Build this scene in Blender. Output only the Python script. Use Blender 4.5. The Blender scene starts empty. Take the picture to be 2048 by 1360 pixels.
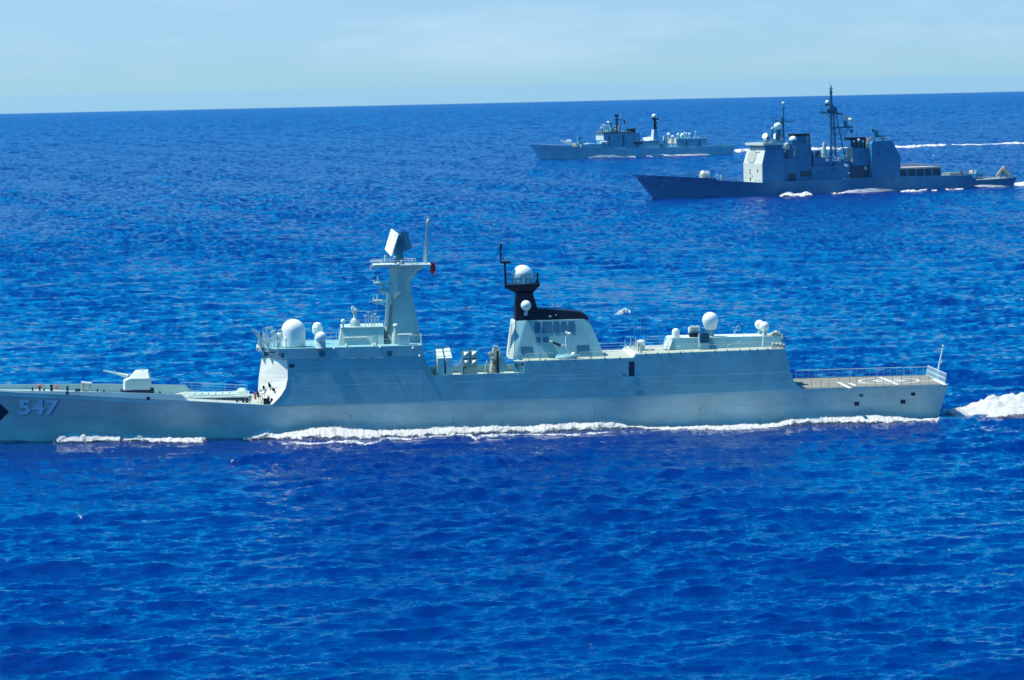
import bpy, math, random
import numpy as np
from mathutils import Vector, Matrix
from mathutils.bvhtree import BVHTree
from math import radians as R, sin, cos, pi, tan, atan, sqrt, exp

# ------------------------------------------------------------------ camera
scene = bpy.context.scene
COL = scene.collection
F, CX, CY = 6850.0, 1024.0, 680.0          # focal length and centre in photo pixels
CAMZ = 46.3
PITCH, ROLL = atan((680-179)/6850), atan(0.0220)
fwd = Vector((0, cos(PITCH), -sin(PITCH)))
up0 = Vector((0, sin(PITCH), cos(PITCH)))
rt0 = Vector((1, 0, 0))
UP = up0*cos(ROLL) + rt0*sin(ROLL)
RT = rt0*cos(ROLL) - up0*sin(ROLL)
camd = bpy.data.cameras.new('camera')
cam = bpy.data.objects.new('camera', camd); COL.objects.link(cam)
camd.sensor_width = 36; camd.lens = F/2048*36
camd.clip_start = 1; camd.clip_end = 80000
cam.matrix_world = Matrix(((RT.x, UP.x, -fwd.x, 0), (RT.y, UP.y, -fwd.y, 0), (RT.z, UP.z, -fwd.z, CAMZ), (0, 0, 0, 1)))
scene.camera = cam
scene.render.resolution_x, scene.render.resolution_y = 1024, 680

# ------------------------------------------------------------------ light
SUN = Vector((-0.46, 0.032, 0.885)).normalized()
sd = bpy.data.lights.new('sun', 'SUN'); so = bpy.data.objects.new('sun', sd); COL.objects.link(so)
sd.energy = 4.9; sd.angle = R(0.5); sd.color = (1.0, 0.97, 0.86)
so.rotation_euler = SUN.to_track_quat('Z', 'Y').to_euler()
so.location = (0, 0, 200)
w = bpy.data.worlds.new("World"); scene.world = w; w.use_nodes = True
nt = w.node_tree; nt.nodes.clear()
out = nt.nodes.new('ShaderNodeOutputWorld'); bg = nt.nodes.new('ShaderNodeBackground')
sky = nt.nodes.new('ShaderNodeTexSky'); sky.sky_type = 'NISHITA'; sky.sun_disc = False
sky.sun_elevation = math.asin(SUN.z); sky.sun_rotation = math.atan2(SUN.x, SUN.y)
sky.air_density = 1.0; sky.dust_density = 0.3; sky.ozone_density = 4.0; sky.altitude = 0
tint = nt.nodes.new('ShaderNodeMix'); tint.data_type = 'RGBA'; tint.blend_type = 'MULTIPLY'; tint.inputs[0].default_value = 1
TINT_LO, TINT_HI = (.51, .765, 1.20, 1), (0.0, 0.95, 1.45, 1)
tc = nt.nodes.new('ShaderNodeTexCoord')
sep = nt.nodes.new('ShaderNodeSeparateXYZ'); nt.links.new(tc.outputs['Generated'], sep.inputs[0])
rampz = nt.nodes.new('ShaderNodeValToRGB')
rampz.color_ramp.elements[0].position = 0.035; rampz.color_ramp.elements[0].color = TINT_LO
rampz.color_ramp.elements[1].position = 0.08; rampz.color_ramp.elements[1].color = TINT_HI
e_ = rampz.color_ramp.elements.new(0.0); e_.color = (.53, .92, 1.36, 1)
e_ = rampz.color_ramp.elements.new(0.013); e_.color = (.50, .83, 1.36, 1)
nt.links.new(sep.outputs[2], rampz.inputs[0])
nt.links.new(sky.outputs[0], tint.inputs[6]); nt.links.new(rampz.outputs[0], tint.inputs[7])
# thin high cloud veils
mp = nt.nodes.new('ShaderNodeMapping'); mp.inputs['Scale'].default_value = (9, 9, 42)
nt.links.new(tc.outputs['Generated'], mp.inputs[0])
cn = nt.nodes.new('ShaderNodeTexNoise'); cn.inputs['Scale'].default_value = 1.3; cn.inputs['Detail'].default_value = 6; cn.inputs['Roughness'].default_value = .6
nt.links.new(mp.outputs[0], cn.inputs[0])
cr = nt.nodes.new('ShaderNodeValToRGB')
cr.color_ramp.elements[0].position = .47; cr.color_ramp.elements[0].color = (0, 0, 0, 1)
cr.color_ramp.elements[1].position = .78; cr.color_ramp.elements[1].color = (1, 1, 1, 1)
nt.links.new(cn.outputs[0], cr.inputs[0])
cz = nt.nodes.new('ShaderNodeMapRange'); cz.inputs[1].default_value = 0.0; cz.inputs[2].default_value = .014
cz.inputs[3].default_value = 0.0; cz.inputs[4].default_value = .5
nt.links.new(sep.outputs[2], cz.inputs[0])
cz2 = nt.nodes.new('ShaderNodeMapRange'); cz2.inputs[1].default_value = .05; cz2.inputs[2].default_value = .09; cz2.inputs[3].default_value = 1.0; cz2.inputs[4].default_value = 0.0
nt.links.new(sep.outputs[2], cz2.inputs[0])
cz3 = nt.nodes.new('ShaderNodeMath'); cz3.operation = 'MULTIPLY'; nt.links.new(cz.outputs[0], cz3.inputs[0]); nt.links.new(cz2.outputs[0], cz3.inputs[1]); cz = cz3
cm = nt.nodes.new('ShaderNodeMath'); cm.operation = 'MULTIPLY'
nt.links.new(cr.outputs[0], cm.inputs[0]); nt.links.new(cz.outputs[0], cm.inputs[1])
cmix = nt.nodes.new('ShaderNodeMix'); cmix.data_type = 'RGBA'
cmix.inputs[7].default_value = (5.3, 6.6, 7.7, 1)
nt.links.new(cm.outputs[0], cmix.inputs[0]); nt.links.new(tint.outputs[2], cmix.inputs[6])
nt.links.new(cmix.outputs[2], bg.inputs[0]); bg.inputs[1].default_value = 0.10
nt.links.new(bg.outputs[0], out.inputs[0])
scene.view_settings.view_transform = 'Standard'; scene.view_settings.look = 'None'
scene.view_settings.gamma = 1; scene.view_settings.exposure = 0.45
scene.render.engine = 'CYCLES'
scene.cycles.sample_clamp_direct = 2.5; scene.cycles.sample_clamp_indirect = 2.5
scene.cycles.volume_bounces = 1; scene.cycles.max_bounces = 8; scene.cycles.transparent_max_bounces = 12

random.seed(7); np.random.seed(7)

# ------------------------------------------------------------------ materials
def newmat(name):
    m = bpy.data.materials.new(name); m.use_nodes = True
    return m, m.node_tree, m.node_tree.nodes['Principled BSDF']
def link(n, a, b): n.links.new(a, b)
def paint(name, col, rough=.55, var=.10, scale=.35, stretch=(1, 1, 1), streak=0.0, spec=.35, streakcol=(.30, .25, .17)):
    """marine paint with plate-to-plate wear, fine grain and vertical weather streaks"""
    m, n, b = newmat(name)
    t = n.nodes.new('ShaderNodeTexCoord'); mpg = n.nodes.new('ShaderNodeMapping'); mpg.inputs['Scale'].default_value = stretch
    link(n, t.outputs['Object'], mpg.inputs[0])
    a = n.nodes.new('ShaderNodeTexNoise'); a.inputs['Scale'].default_value = scale; a.inputs['Detail'].default_value = 7; a.inputs['Roughness'].default_value = .65
    link(n, mpg.outputs[0], a.inputs[0])
    mr = n.nodes.new('ShaderNodeMapRange'); mr.inputs[1].default_value = .3; mr.inputs[2].default_value = .7
    mr.inputs[3].default_value = 1-var; mr.inputs[4].default_value = 1+var
    link(n, a.outputs[0], mr.inputs[0])
    mx = n.nodes.new('ShaderNodeMix'); mx.data_type = 'RGBA'; mx.blend_type = 'MULTIPLY'; mx.inputs[0].default_value = 1
    mx.inputs[6].default_value = (*col, 1); link(n, mr.outputs[0], mx.inputs[7])
    outc = mx.outputs[2]
    if streak > 0:
        mp2 = n.nodes.new('ShaderNodeMapping'); mp2.inputs['Scale'].default_value = (1.1, 1.1, .09)
        link(n, t.outputs['Object'], mp2.inputs[0])
        s = n.nodes.new('ShaderNodeTexNoise'); s.inputs['Scale'].default_value = 1.0; s.inputs['Detail'].default_value = 5
        link(n, mp2.outputs[0], s.inputs[0])
        r2 = n.nodes.new('ShaderNodeMapRange'); r2.inputs[1].default_value = .56; r2.inputs[2].default_value = .74; r2.inputs[4].default_value = streak
        link(n, s.outputs[0], r2.inputs[0])
        m2 = n.nodes.new('ShaderNodeMix'); m2.data_type = 'RGBA'; m2.inputs[7].default_value = (*streakcol, 1)
        link(n, r2.outputs[0], m2.inputs[0]); link(n, outc, m2.inputs[6]); outc = m2.outputs[2]
    link(n, outc, b.inputs['Base Color'])
    b.inputs['Roughness'].default_value = rough; b.inputs['Specular IOR Level'].default_value = spec
    # faint buckling of the plates between the frames
    bn = n.nodes.new('ShaderNodeTexNoise'); bn.inputs['Scale'].default_value = .55; bn.inputs['Detail'].default_value = 2
    link(n, t.outputs['Object'], bn.inputs[0])
    bp = n.nodes.new('ShaderNodeBump'); bp.inputs['Strength'].default_value = .22; bp.inputs['Distance'].default_value = .12
    link(n, bn.outputs[0], bp.inputs['Height']); link(n, bp.outputs[0], b.inputs['Normal'])
    return m
M = {}
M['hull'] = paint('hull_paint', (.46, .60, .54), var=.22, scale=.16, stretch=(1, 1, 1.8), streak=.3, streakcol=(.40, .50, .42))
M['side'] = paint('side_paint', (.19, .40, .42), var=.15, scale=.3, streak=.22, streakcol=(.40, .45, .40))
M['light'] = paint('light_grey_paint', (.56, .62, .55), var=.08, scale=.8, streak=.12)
M['front'] = paint('bridge_front_sunlit_grey', (.72, .70, .60), var=.05, scale=.8, streak=.2, streakcol=(.5, .48, .40))  # same grey as the sides, with sunlight mixed into the colour
M['mast'] = paint('mast_paint', (.40, .52, .47), var=.08, scale=.8)
M['deck'] = paint('deck_coating', (.33, .40, .36), var=.14, scale=.9, rough=.85, spec=.1)
M['flight'] = paint('flight_deck_coating', (.20, .20, .17), var=.12, scale=.6, rough=.9, spec=.1)
M['dome'] = paint('dome_gelcoat', (.74, .78, .70), var=.04, scale=.9, rough=.4)
M['white'] = paint('white_marking', (.66, .67, .62), var=.08, scale=2, rough=.7)
M['launch'] = paint('launcher_grey', (.52, .66, .64), var=.08, scale=2)
M['black'] = paint('black_funnel_paint', (.006, .010, .028), var=.3, scale=1, rough=.6, spec=.2)
M['dark'] = paint('dark_opening', (.010, .028, .06), var=.2, scale=3, rough=.7, spec=.2)
M['louver'] = paint('louvre_grille', (.04, .15, .24), var=.25, scale=3, rough=.8, spec=.1)
M['glass'] = paint('bridge_glass', (.012, .05, .11), var=.1, scale=2, rough=.12, spec=.6)
M['number'] = paint('number_paint', (.62, .80, .84), var=.10, scale=1.5)
M['numshade'] = paint('number_shadow_paint', (.04, .13, .22), var=.1, scale=1.5)
M['red'] = paint('red_cloth', (.85, .015, .03), var=.2, scale=4)
M['orange'] = paint('orange_plastic', (.75, .16, .10), var=.1, scale=4)
M['khaki'] = paint('sun_bleached_fitting', (.40, .42, .33), var=.25, scale=3)
M['c_shaded'] = paint('cruiser_shaded_grey', (.015, .18, .34), var=.16, scale=.25, streak=.15, streakcol=(.10, .22, .27))  # cruiser's grey with the blue shade of its side mixed in
M['c_lit'] = paint('cruiser_sunlit_grey', (.56, .57, .48), var=.08, scale=.5, streak=.25, streakcol=(.28, .27, .2))  # the same cruiser grey, lightened to hold the sun on its fronts
M['c_deck'] = paint('cruiser_deck', (.30, .36, .33), var=.15, scale=.5, rough=.9)
M['c_num'] = paint('faded_number', (.09, .30, .44), var=.12, scale=1)
M['c_mast'] = paint('cruiser_mast_paint', (.02, .14, .23), var=.15, scale=1)
M['tan'] = paint('tan_fittings', (.50, .40, .32), var=.2, scale=2)
M['f_hull'] = paint('destroyer_hull_hazed', (.24, .50, .60), var=.16, scale=.12, streak=.1, streakcol=(.3, .45, .45))  # hull grey already faded by distance haze in the colour
M['f_side'] = paint('destroyer_side_hazed', (.10, .34, .48), var=.14, scale=.3)  # superstructure grey, likewise with haze mixed into it
M['f_dark'] = paint('destroyer_dark_paint', (.02, .06, .11), var=.2, scale=.5)
# foam: white froth with ragged holes near its edges
def foam_mat():
    m, n, b = newmat('sea_foam')
    b.inputs['Base Color'].default_value = (.92, .92, .87, 1); b.inputs['Roughness'].default_value = .9
    b.inputs['Specular IOR Level'].default_value = .1
    g = n.nodes.new('ShaderNodeNewGeometry')
    mp_ = n.nodes.new('ShaderNodeMapping'); mp_.inputs['Scale'].default_value = (1.15, .6, 2.2)
    link(n, g.outputs['Position'], mp_.inputs[0])
    a = n.nodes.new('ShaderNodeTexNoise'); a.inputs['Scale'].default_value = 1.0; a.inputs['Detail'].default_value = 8; a.inputs['Roughness'].default_value = .72
    link(n, mp_.outputs[0], a.inputs[0])
    at = n.nodes.new('ShaderNodeAttribute'); at.attribute_name = 'edge'
    ad = n.nodes.new('ShaderNodeMath'); ad.operation = 'ADD'; link(n, a.outputs[0], ad.inputs[0]); link(n, at.outputs['Fac'], ad.inputs[1])
    mr = n.nodes.new('ShaderNodeMapRange'); mr.inputs[1].default_value = .80; mr.inputs[2].default_value = .90
    link(n, ad.outputs[0], mr.inputs[0]); link(n, mr.outputs[0], b.inputs['Alpha'])
    bn = n.nodes.new('ShaderNodeTexNoise'); bn.inputs['Scale'].default_value = 1.6; bn.inputs['Detail'].default_value = 6; bn.inputs['Roughness'].default_value = .7
    link(n, g.outputs['Position'], bn.inputs[0])
    bp = n.nodes.new('ShaderNodeBump'); bp.inputs['Strength'].default_value = .9; bp.inputs['Distance'].default_value = .5
    link(n, bn.outputs[0], bp.inputs['Height']); link(n, bp.outputs[0], b.inputs['Normal'])
    tr = n.nodes.new('ShaderNodeBsdfTranslucent'); tr.inputs[0].default_value = (.85, .88, .85, 1)
    tp = n.nodes.new('ShaderNodeBsdfTransparent'); m1 = n.nodes.new('ShaderNodeMixShader'); m2 = n.nodes.new('ShaderNodeMixShader')
    o = n.nodes['Material Output']; m1.inputs[0].default_value = .40; link(n, b.outputs[0], m1.inputs[1]); link(n, tr.outputs[0], m1.inputs[2])
    n.links.remove(b.inputs['Alpha'].links[0]); b.inputs['Alpha'].default_value = 1
    link(n, mr.outputs[0], m2.inputs[0]); link(n, tp.outputs[0], m2.inputs[1]); link(n, m1.outputs[0], m2.inputs[2]); link(n, m2.outputs[0], o.inputs['Surface'])
    return m
M['foam'] = foam_mat()
def water_mat():
    m, n, b = newmat('sea_water')
    b.inputs['Roughness'].default_value = .035; b.inputs['IOR'].default_value = 1.33; b.inputs['Specular IOR Level'].default_value = .68
    at = n.nodes.new('ShaderNodeAttribute'); at.attribute_name = 'wave_normal'
    g = n.nodes.new('ShaderNodeNewGeometry')
    mp_ = n.nodes.new('ShaderNodeMapping'); mp_.inputs['Scale'].default_value = (.5, 1.0, 1)
    link(n, g.outputs['Position'], mp_.inputs[0])
    a = n.nodes.new('ShaderNodeTexNoise'); a.inputs['Scale'].default_value = 2.6; a.inputs['Detail'].default_value = 5; a.inputs['Roughness'].default_value = .62
    link(n, mp_.outputs[0], a.inputs[0])
    bp = n.nodes.new('ShaderNodeBump'); bp.inputs['Strength'].default_value = 1; bp.inputs['Distance'].default_value = WB
    link(n, a.outputs[0], bp.inputs['Height']); link(n, at.outputs['Vector'], bp.inputs['Normal'])
    link(n, bp.outputs[0], b.inputs['Normal'])
    b.inputs['Base Color'].default_value = (*WCOL, 1)
    return m
WB = .20; WCOL = (.0, .015, .138)
M['water'] = water_mat()

# ------------------------------------------------------------------ mesh builder
class MB:
    def __init__(s): s.v = []; s.f = []; s.p = []
    def add(s, vs, fs):
        o = len(s.v); vs = list(vs); s.p.append((o, o+len(vs), len(s.f), len(s.f)+len(fs))); s.v += [tuple(p) for p in vs]; s.f += [tuple(i+o for i in f) for f in fs]; return s
    def box(s, u0, u1, v0, v1, z0, z1, tu=0, tv=0, tu1=None):
        """box; tu/tv = how far the top is drawn in at each end / side"""
        if tu1 is None: tu1 = tu
        return s.add([(u0, v0, z0), (u1, v0, z0), (u1, v1, z0), (u0, v1, z0), (u0+tu, v0+tv, z1), (u1-tu1, v0+tv, z1), (u1-tu1, v1-tv, z1), (u0+tu, v1-tv, z1)],
                     [(0, 1, 5, 4), (1, 2, 6, 5), (2, 3, 7, 6), (3, 0, 4, 7), (4, 5, 6, 7), (3, 2, 1, 0)])
    def obox(s, c, ax, ay, az):
        """oriented box: centre and three half-axis vectors"""
        c, ax, ay, az = map(Vector, (c, ax, ay, az)); vs = []
        for k in (-1, 1):
            for i, j in ((-1, -1), (1, -1), (1, 1), (-1, 1)): vs.append(c+ax*i+ay*j+az*k)
        return s.add(vs, [(0, 1, 5, 4), (1, 2, 6, 5), (2, 3, 7, 6), (3, 0, 4, 7), (4, 5, 6, 7), (3, 2, 1, 0)])
    def loft(s, rings, cap=True):
        n = len(rings[0]); vs = [p for r in rings for p in r]; fs = []
        for i in range(len(rings)-1):
            for j in range(n):
                k = (j+1) % n; fs.append((i*n+j, i*n+k, (i+1)*n+k, (i+1)*n+j))
        if cap: fs.append(tuple(range(n))[::-1]); fs.append(tuple((len(rings)-1)*n+j for j in range(n)))
        return s.add(vs, fs)
    def tube(s, p, q, r, r2=None, n=7):
        p, q = Vector(p), Vector(q); d = (q-p)
        if d.length < 1e-6: return s
        r2 = r if r2 is None else r2
        d.normalize(); a = d.orthogonal().normalized(); b = d.cross(a)
        return s.loft([[p+(a*cos(2*pi*i/n)+b*sin(2*pi*i/n))*r for i in range(n)], [q+(a*cos(2*pi*i/n)+b*sin(2*pi*i/n))*r2 for i in range(n)]])
    def lathe(s, c, prof, n=24, ax=(0, 0, 1)):
        """prof: list of (radius, height) about axis ax at c"""
        c = Vector(c); d = Vector(ax).normalized(); a = d.orthogonal().normalized(); b = d.cross(a)
        return s.loft([[c+d*h+(a*cos(2*pi*i/n)+b*sin(2*pi*i/n))*max(r, 1e-4) for i in range(n)] for r, h in prof])
    def ball(s, c, r, n=24, m=12, a0=-90, sq=1):
        return s.lathe(c, [(r*cos(R(a0+(90-a0)*i/m)), r*sq*sin(R(a0+(90-a0)*i/m))) for i in range(m+1)], n)
    def clusters(s, gap=.03):
        bb = []
        for a, b, _, _ in s.p:
            A = np.array(s.v[a:b]); bb.append((A.min(0)-gap, A.max(0)+gap))
        n = len(bb); par = list(range(n))
        def fi(i):
            while par[i] != i: par[i] = par[par[i]]; i = par[i]
            return i
        for i in range(n):
            for j in range(i):
                if fi(i) != fi(j) and (bb[i][0] <= bb[j][1]).all() and (bb[j][0] <= bb[i][1]).all(): par[fi(i)] = fi(j)
        g = {}
        for i in range(n): g.setdefault(fi(i), []).append(i)
        return list(g.values())
    def build(s, name, mat, parent=None, label=None, smooth=None, kind=None, one=False):
        if not one and not kind and parent is not None and 1 < len(s.p) < 600:
            cl = s.clusters()
            if len(cl) > 1:
                first = None
                for g in sorted(cl, key=lambda g: -len(g)):
                    m = MB()
                    for i in sorted(g):
                        a, b, fa, fb_ = s.p[i]; m.add(s.v[a:b], [tuple(k-a for k in q) for q in s.f[fa:fb_]])
                    o = m.build(name, mat, parent, label, smooth, None, True); first = first or o
                return first
        me = bpy.data.meshes.new(name); me.from_pydata(s.v, [], s.f); me.validate(); me.update()
        import bmesh
        bm = bmesh.new(); bm.from_mesh(me); bmesh.ops.recalc_face_normals(bm, faces=bm.faces); bm.to_mesh(me); bm.free()
        me.materials.append(M[mat] if isinstance(mat, str) else mat)
        if smooth is not None:
            me.polygons.foreach_set('use_smooth', [True]*len(me.polygons))
            try: me.set_sharp_from_angle(angle=R(smooth))
            except Exception: pass
        o = bpy.data.objects.new(name, me); COL.objects.link(o)
        if parent: o.parent = parent
        if label: o['label'] = label
        if kind: o['kind'] = kind
        return o

class Ship:
    """local frame: u aft along the keel, v towards the side away from the camera, z up from the waterline"""
    def __init__(S, px, py, u, v, theta):
        S.au = Vector((cos(theta), sin(theta), 0)); S.av = Vector((-sin(theta), cos(theta), 0)); S.th = theta
        d = fwd*F + RT*(px-CX) - UP*(py-CY); t = -CAMZ/d.z
        P = Vector((d.x*t, d.y*t, 0)); S.o = P - S.au*u - S.av*v
        r = sqrt(P.x**2+P.y**2); S.o.z = -r*r/(2*6371000.)
        S.lo = S.loc(Vector((0, 0, CAMZ)))
    def loc(S, p): p = p-S.o; return Vector((p.dot(S.au), p.dot(S.av), p.z))
    def ray(S, px, py):
        d = fwd*F + RT*(px-CX) - UP*(py-CY)
        return Vector((d.dot(S.au), d.dot(S.av), d.z))
    def pt(S, px, py, a, b=0.0):
        """point seen at a pixel on the side plane v = a + b*z"""
        d = S.ray(px, py); t = (a + b*S.lo.z - S.lo.y)/(d.y - b*d.z); return S.lo + d*t
    def gd(S, px, py, z):
        d = S.ray(px, py); return S.lo + d*((z-S.lo.z)/d.z)
    def pu(S, px, py, u):
        d = S.ray(px, py); return S.lo + d*((u-S.lo.x)/d.x)
    def k(S, p):
        """metres per photo pixel at a point"""
        d = S.au*(p.x-S.lo.x)+S.av*(p.y-S.lo.y)+Vector((0, 0, p.z-S.lo.z)); return d.dot(fwd)/F
    def hit(S, bvh, px, py, off=.04):
        d = S.ray(px, py).normalized(); h = bvh.ray_cast(S.lo, d)
        if h[0] is None: return None
        nrm = h[1] if h[1].dot(d) < 0 else -h[1]
        return h[0]+nrm*off
    def root(S, name, label, cat):
        e = bpy.data.objects.new(name, None); COL.objects.link(e); e.location = S.o; e.rotation_euler = (0, 0, S.th)
        e['label'] = label; e['category'] = cat; e.empty_display_size = 5; S.r = e; return e
    def decal(S, bvh, name, mat, quad, parent, nx=4, ny=3, off=.04):
        """a thin plate laid on the surface: quad = 4 pixel corners"""
        vs = []; mb = MB()
        for j in range(ny+1):
            for i in range(nx+1):
                s_, t_ = i/nx, j/ny
                x = (1-t_)*((1-s_)*quad[0][0]+s_*quad[1][0])+t_*((1-s_)*quad[3][0]+s_*quad[2][0])
                y = (1-t_)*((1-s_)*quad[0][1]+s_*quad[1][1])+t_*((1-s_)*quad[3][1]+s_*quad[2][1])
                h = S.hit(bvh, x, y, off)
                if h is None: return None
                vs.append(h)
        fs = [(j*(nx+1)+i, j*(nx+1)+i+1, (j+1)*(nx+1)+i+1, (j+1)*(nx+1)+i) for j in range(ny) for i in range(nx)]
        return mb.add(vs, fs).build(name, mat, parent)
    def rect(S, bvh, name, mat, x0, y0, x1, y1, parent, off=.04, sk=-.022, nx=2, ny=2):
        dy = (x1-x0)*sk
        return S.decal(bvh, name, mat, [(x0, y0), (x1, y0+dy), (x1, y1+dy), (x0, y1)], parent, nx, ny, off)
    def text(S, bvh, name, mat, body, x0, y0, x1, y1, parent, off=.05, bold=.02, slope=0.0, shx=0.0):
        """lettering laid on the plating"""
        cu = bpy.data.curves.new('lettering', 'FONT'); cu.body = body; cu.size = 1; cu.offset = bold; cu.resolution_u = 4
        ob = bpy.data.objects.new('lettering', cu); COL.objects.link(ob)
        bpy.context.view_layer.update()
        me = ob.evaluated_get(bpy.context.evaluated_depsgraph_get()).to_mesh()
        P = [tuple(v.co) for v in me.vertices]; fs = [tuple(p.vertices) for p in me.polygons]
        xs = [p[0] for p in P]; ys = [p[1] for p in P]; a, b, c, d = min(xs), max(xs), min(ys), max(ys)
        vs = []
        for p in P:
            s_ = (p[0]-a)/(b-a); t_ = (p[1]-c)/(d-c)
            x = x0+(x1-x0)*s_+shx*(1-t_); y = y1+(y0-y1)*t_+slope*(x-x0)
            vs.append(S.hit(bvh, x, y, off))
        bpy.data.objects.remove(ob)
        return MB().add(vs, fs).build(name, mat, parent)

def pxcurve(S, pts, hb):
    us, zs = [], []
    for px, py in pts:
        u = 20.
        for _ in range(12): q = S.pt(px, py, -hb(u)); u = q.x
        us.append(q.x); zs.append(q.z)
    return lambda u: float(np.interp(u, us, zs))

def rails(mb, pts, h=1.0, step=1.6, r=.03, rows=2):
    for a, b in zip(pts[:-1], pts[1:]):
        a, b = Vector(a), Vector(b); n = max(1, int((b-a).length/step))
        for i in range(n+1):
            p = a.lerp(b, i/n); mb.tube(p, p+Vector((0, 0, h)), r, n=5)
        for j in range(rows):
            z = Vector((0, 0, h*(j+1)/rows)); mb.tube(a+z, b+z, r, n=5)
    return mb

def hull_mesh(L, hbw, hbk, zk, ztop, zdeck, incl, rake, srake, flare=1.6, drop=4., N=110, fade=14., ub=0.):
    us = [ub+(L-ub)*(i/N)**1.15 if i < N else L for i in range(N+1)]
    half = []; deck = []
    for u in us:
        k, t, dk = zk(u), ztop(u), zdeck(u)
        def sh(z):
            f = min(1., max(-.8, z/max(k, .1)))
            return rake*(1-f)*exp(-(u-ub)/fade) - srake*(1-f)*(abs(u)/L)**26
        row = [(u+sh(-drop), .02, -drop), (u+sh(-drop*.7), hbw(u)*.75, -drop*.7), (u+sh(0), hbw(u), 0)]
        for i in range(1, 8):
            s_ = i/7; row.append((u+sh(k*s_), hbw(u)+(hbk(u)-hbw(u))*s_**flare, k*s_))
        vt = max(.05, hbk(u)-incl*(t-k)-.004)
        row.append((u, vt, t)); row.append((u, max(.03, vt-.14), t)); row.append((u, max(.02, vt-.14), dk))
        half.append(row); deck.append((u, max(.02, vt-.13), dk+.004))
    n = len(half[0]); vs = []; fs = []
    for r in half: vs += [(u, -v, z) for u, v, z in r] + [(u, v, z) for u, v, z in r]
    m = 2*n
    for i in range(len(half)-1):
        for j in range(n-1):
            fs.append((i*m+j, i*m+j+1, (i+1)*m+j+1, (i+1)*m+j))
            fs.append((i*m+n+j, (i+1)*m+n+j, (i+1)*m+n+j+1, i*m+n+j+1))
        fs.append((i*m, (i+1)*m, (i+1)*m+n, i*m+n))
    e = (len(half)-1)*m
    for b0 in (0, e): 
        for j in range(n-1): fs.append((b0+j, b0+j+1, b0+n+j+1, b0+n+j))
    h = MB().add(vs, fs)
    dv = []; df = []
    for i, (u, v, z) in enumerate(deck):
        dv += [(u, -v, z), (u, 0, z+.06), (u, v, z)]
        if i: df += [(3*i-3, 3*i-2, 3*i+1, 3*i), (3*i-2, 3*i-1, 3*i+2, 3*i+1)]
    return h, MB().add(dv, df)

# ================================================================== the near frigate, number 547
S = Ship(545, 876, 42, -7.2, R(3.5))
ship = S.root('frigate', 'pale grey warship numbered 547 with a black funnel top, nearest of three', 'warship')
SA, SB = -8.46, .10
V = lambda z: SA+SB*z
iu = lambda us, vs: (lambda u: float(np.interp(u, us, vs)))
hbk1 = iu([-5, -2, 3, 9, 22, 32, 42, 60, 112, 125, 136], [.2, 1.7, 3.7, 5.4, 6.8, 7.7, 8., 8., 8., 7.7, 7.3])
hbw1 = iu([-5, 1, 8, 18, 30, 42, 55, 112, 125, 136], [.02, .9, 2.0, 3.5, 5.3, 6.7, 7.3, 7.2, 6.7, 6.2])
zk1 = pxcurve(S, [(-120, 775), (0, 783), (140, 790), (260, 796), (375, 802), (527, 810), (575, 809.5), (700, 806), (840, 803), (1240, 794), (1415, 786), (1606, 778.5), (1750, 773.5), (1897, 769)], hbk1)
_zt = pxcurve(S, [(-120, 772), (0, 780), (200, 783.5), (362, 788.5)], lambda u: hbk1(u)-.12)
uA, uB = S.pt(362, 790, -7.5).x, S.pt(374, 801, -7.8).x
def ztop1(u):
    if u < uA: return max(zk1(u)+.05, _zt(u))
    if u < uB: return zk1(u)+.05+(max(.05, _zt(uA)-zk1(uA)))*(uB-u)/(uB-uA)
    return zk1(u)+.05
zd1 = lambda u: zk1(u) - .02 - (.55 if u < uA-2 else (.55*max(0, (uA-u)/2) if u < uA else 0))
L1 = S.pt(1897, 769, -7.3).x
hm, dm = hull_mesh(L1, hbw1, hbk1, zk1, ztop1, zd1, .10, 7.0, 1.3, N=150, ub=-5.)
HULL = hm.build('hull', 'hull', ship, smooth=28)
bvh1 = BVHTree.FromPolygons([Vector(v) for v in hm.v], hm.f)
dm.build('main_deck', 'deck', ship)

# ---- forward superstructure block with its canted, sunlit front
def ring(z, uf, uc, ua, vc=-2.8, off=0.):
    v = V(z)-off; return [(uf, vc, z), (uc, v, z), (ua, v, z), (ua, -v, z), (uc, -v, z), (uf, -vc, z)]
lv = [(514, 545, 808.5), (515, 553, 801), (516, 563, 790), (517, 572, 775), (518, 575, 760), (524, 575, 719)]
aft = [(867, 800), (867, 752), (861, 743), (848, 716)]
az = [(S.pt(x, y, SA, SB).z, S.pt(x, y, SA, SB).x) for x, y in aft]; az.sort()
ua_of = lambda z: float(np.interp(z, [a[0] for a in az], [a[1] for a in az]))
rs = []
for xl, xc, y in lv:
    p = S.pt(xc, y, SA, SB)
    rs.append(ring(p.z, S.pt(xl, y-3, -2.8).x, p.x, ua_of(p.z)))
# split the tall wall so its aft edge can lean
z5, z6 = rs[-2][0][2], rs[-1][0][2]
zm = [S.pt(867, 752, SA, SB).z, S.pt(861, 743, SA, SB).z]
for z in sorted(zm)[::-1]:
    t = (z-z5)/(z6-z5)
    if 0 < t < 1: rs.insert(-1, ring(z, rs[-2][0][0]*(1-t)+rs[-1][0][0]*t if False else (S.pt(518, 757, -2.8).x*(1-t)+S.pt(524, 716, -2.8).x*t), rs[-1][1][0], ua_of(z)))
rs.sort(key=lambda r: r[0][2])
z_ = min(zk1(45), zk1(55), ua_of and zk1(S.pt(867, 803, -8).x))-.12; print('sup bottom', rs[0][0][2], zk1(45), zk1(60), z_)
rs = [[(q[0], (V(z_)+.03)*(1 if q[1] < 0 else -1) if abs(q[1]) > 3 else q[1], z_) for q in rs[0]]]+rs
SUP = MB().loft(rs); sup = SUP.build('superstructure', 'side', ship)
bfp = MB()
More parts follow.
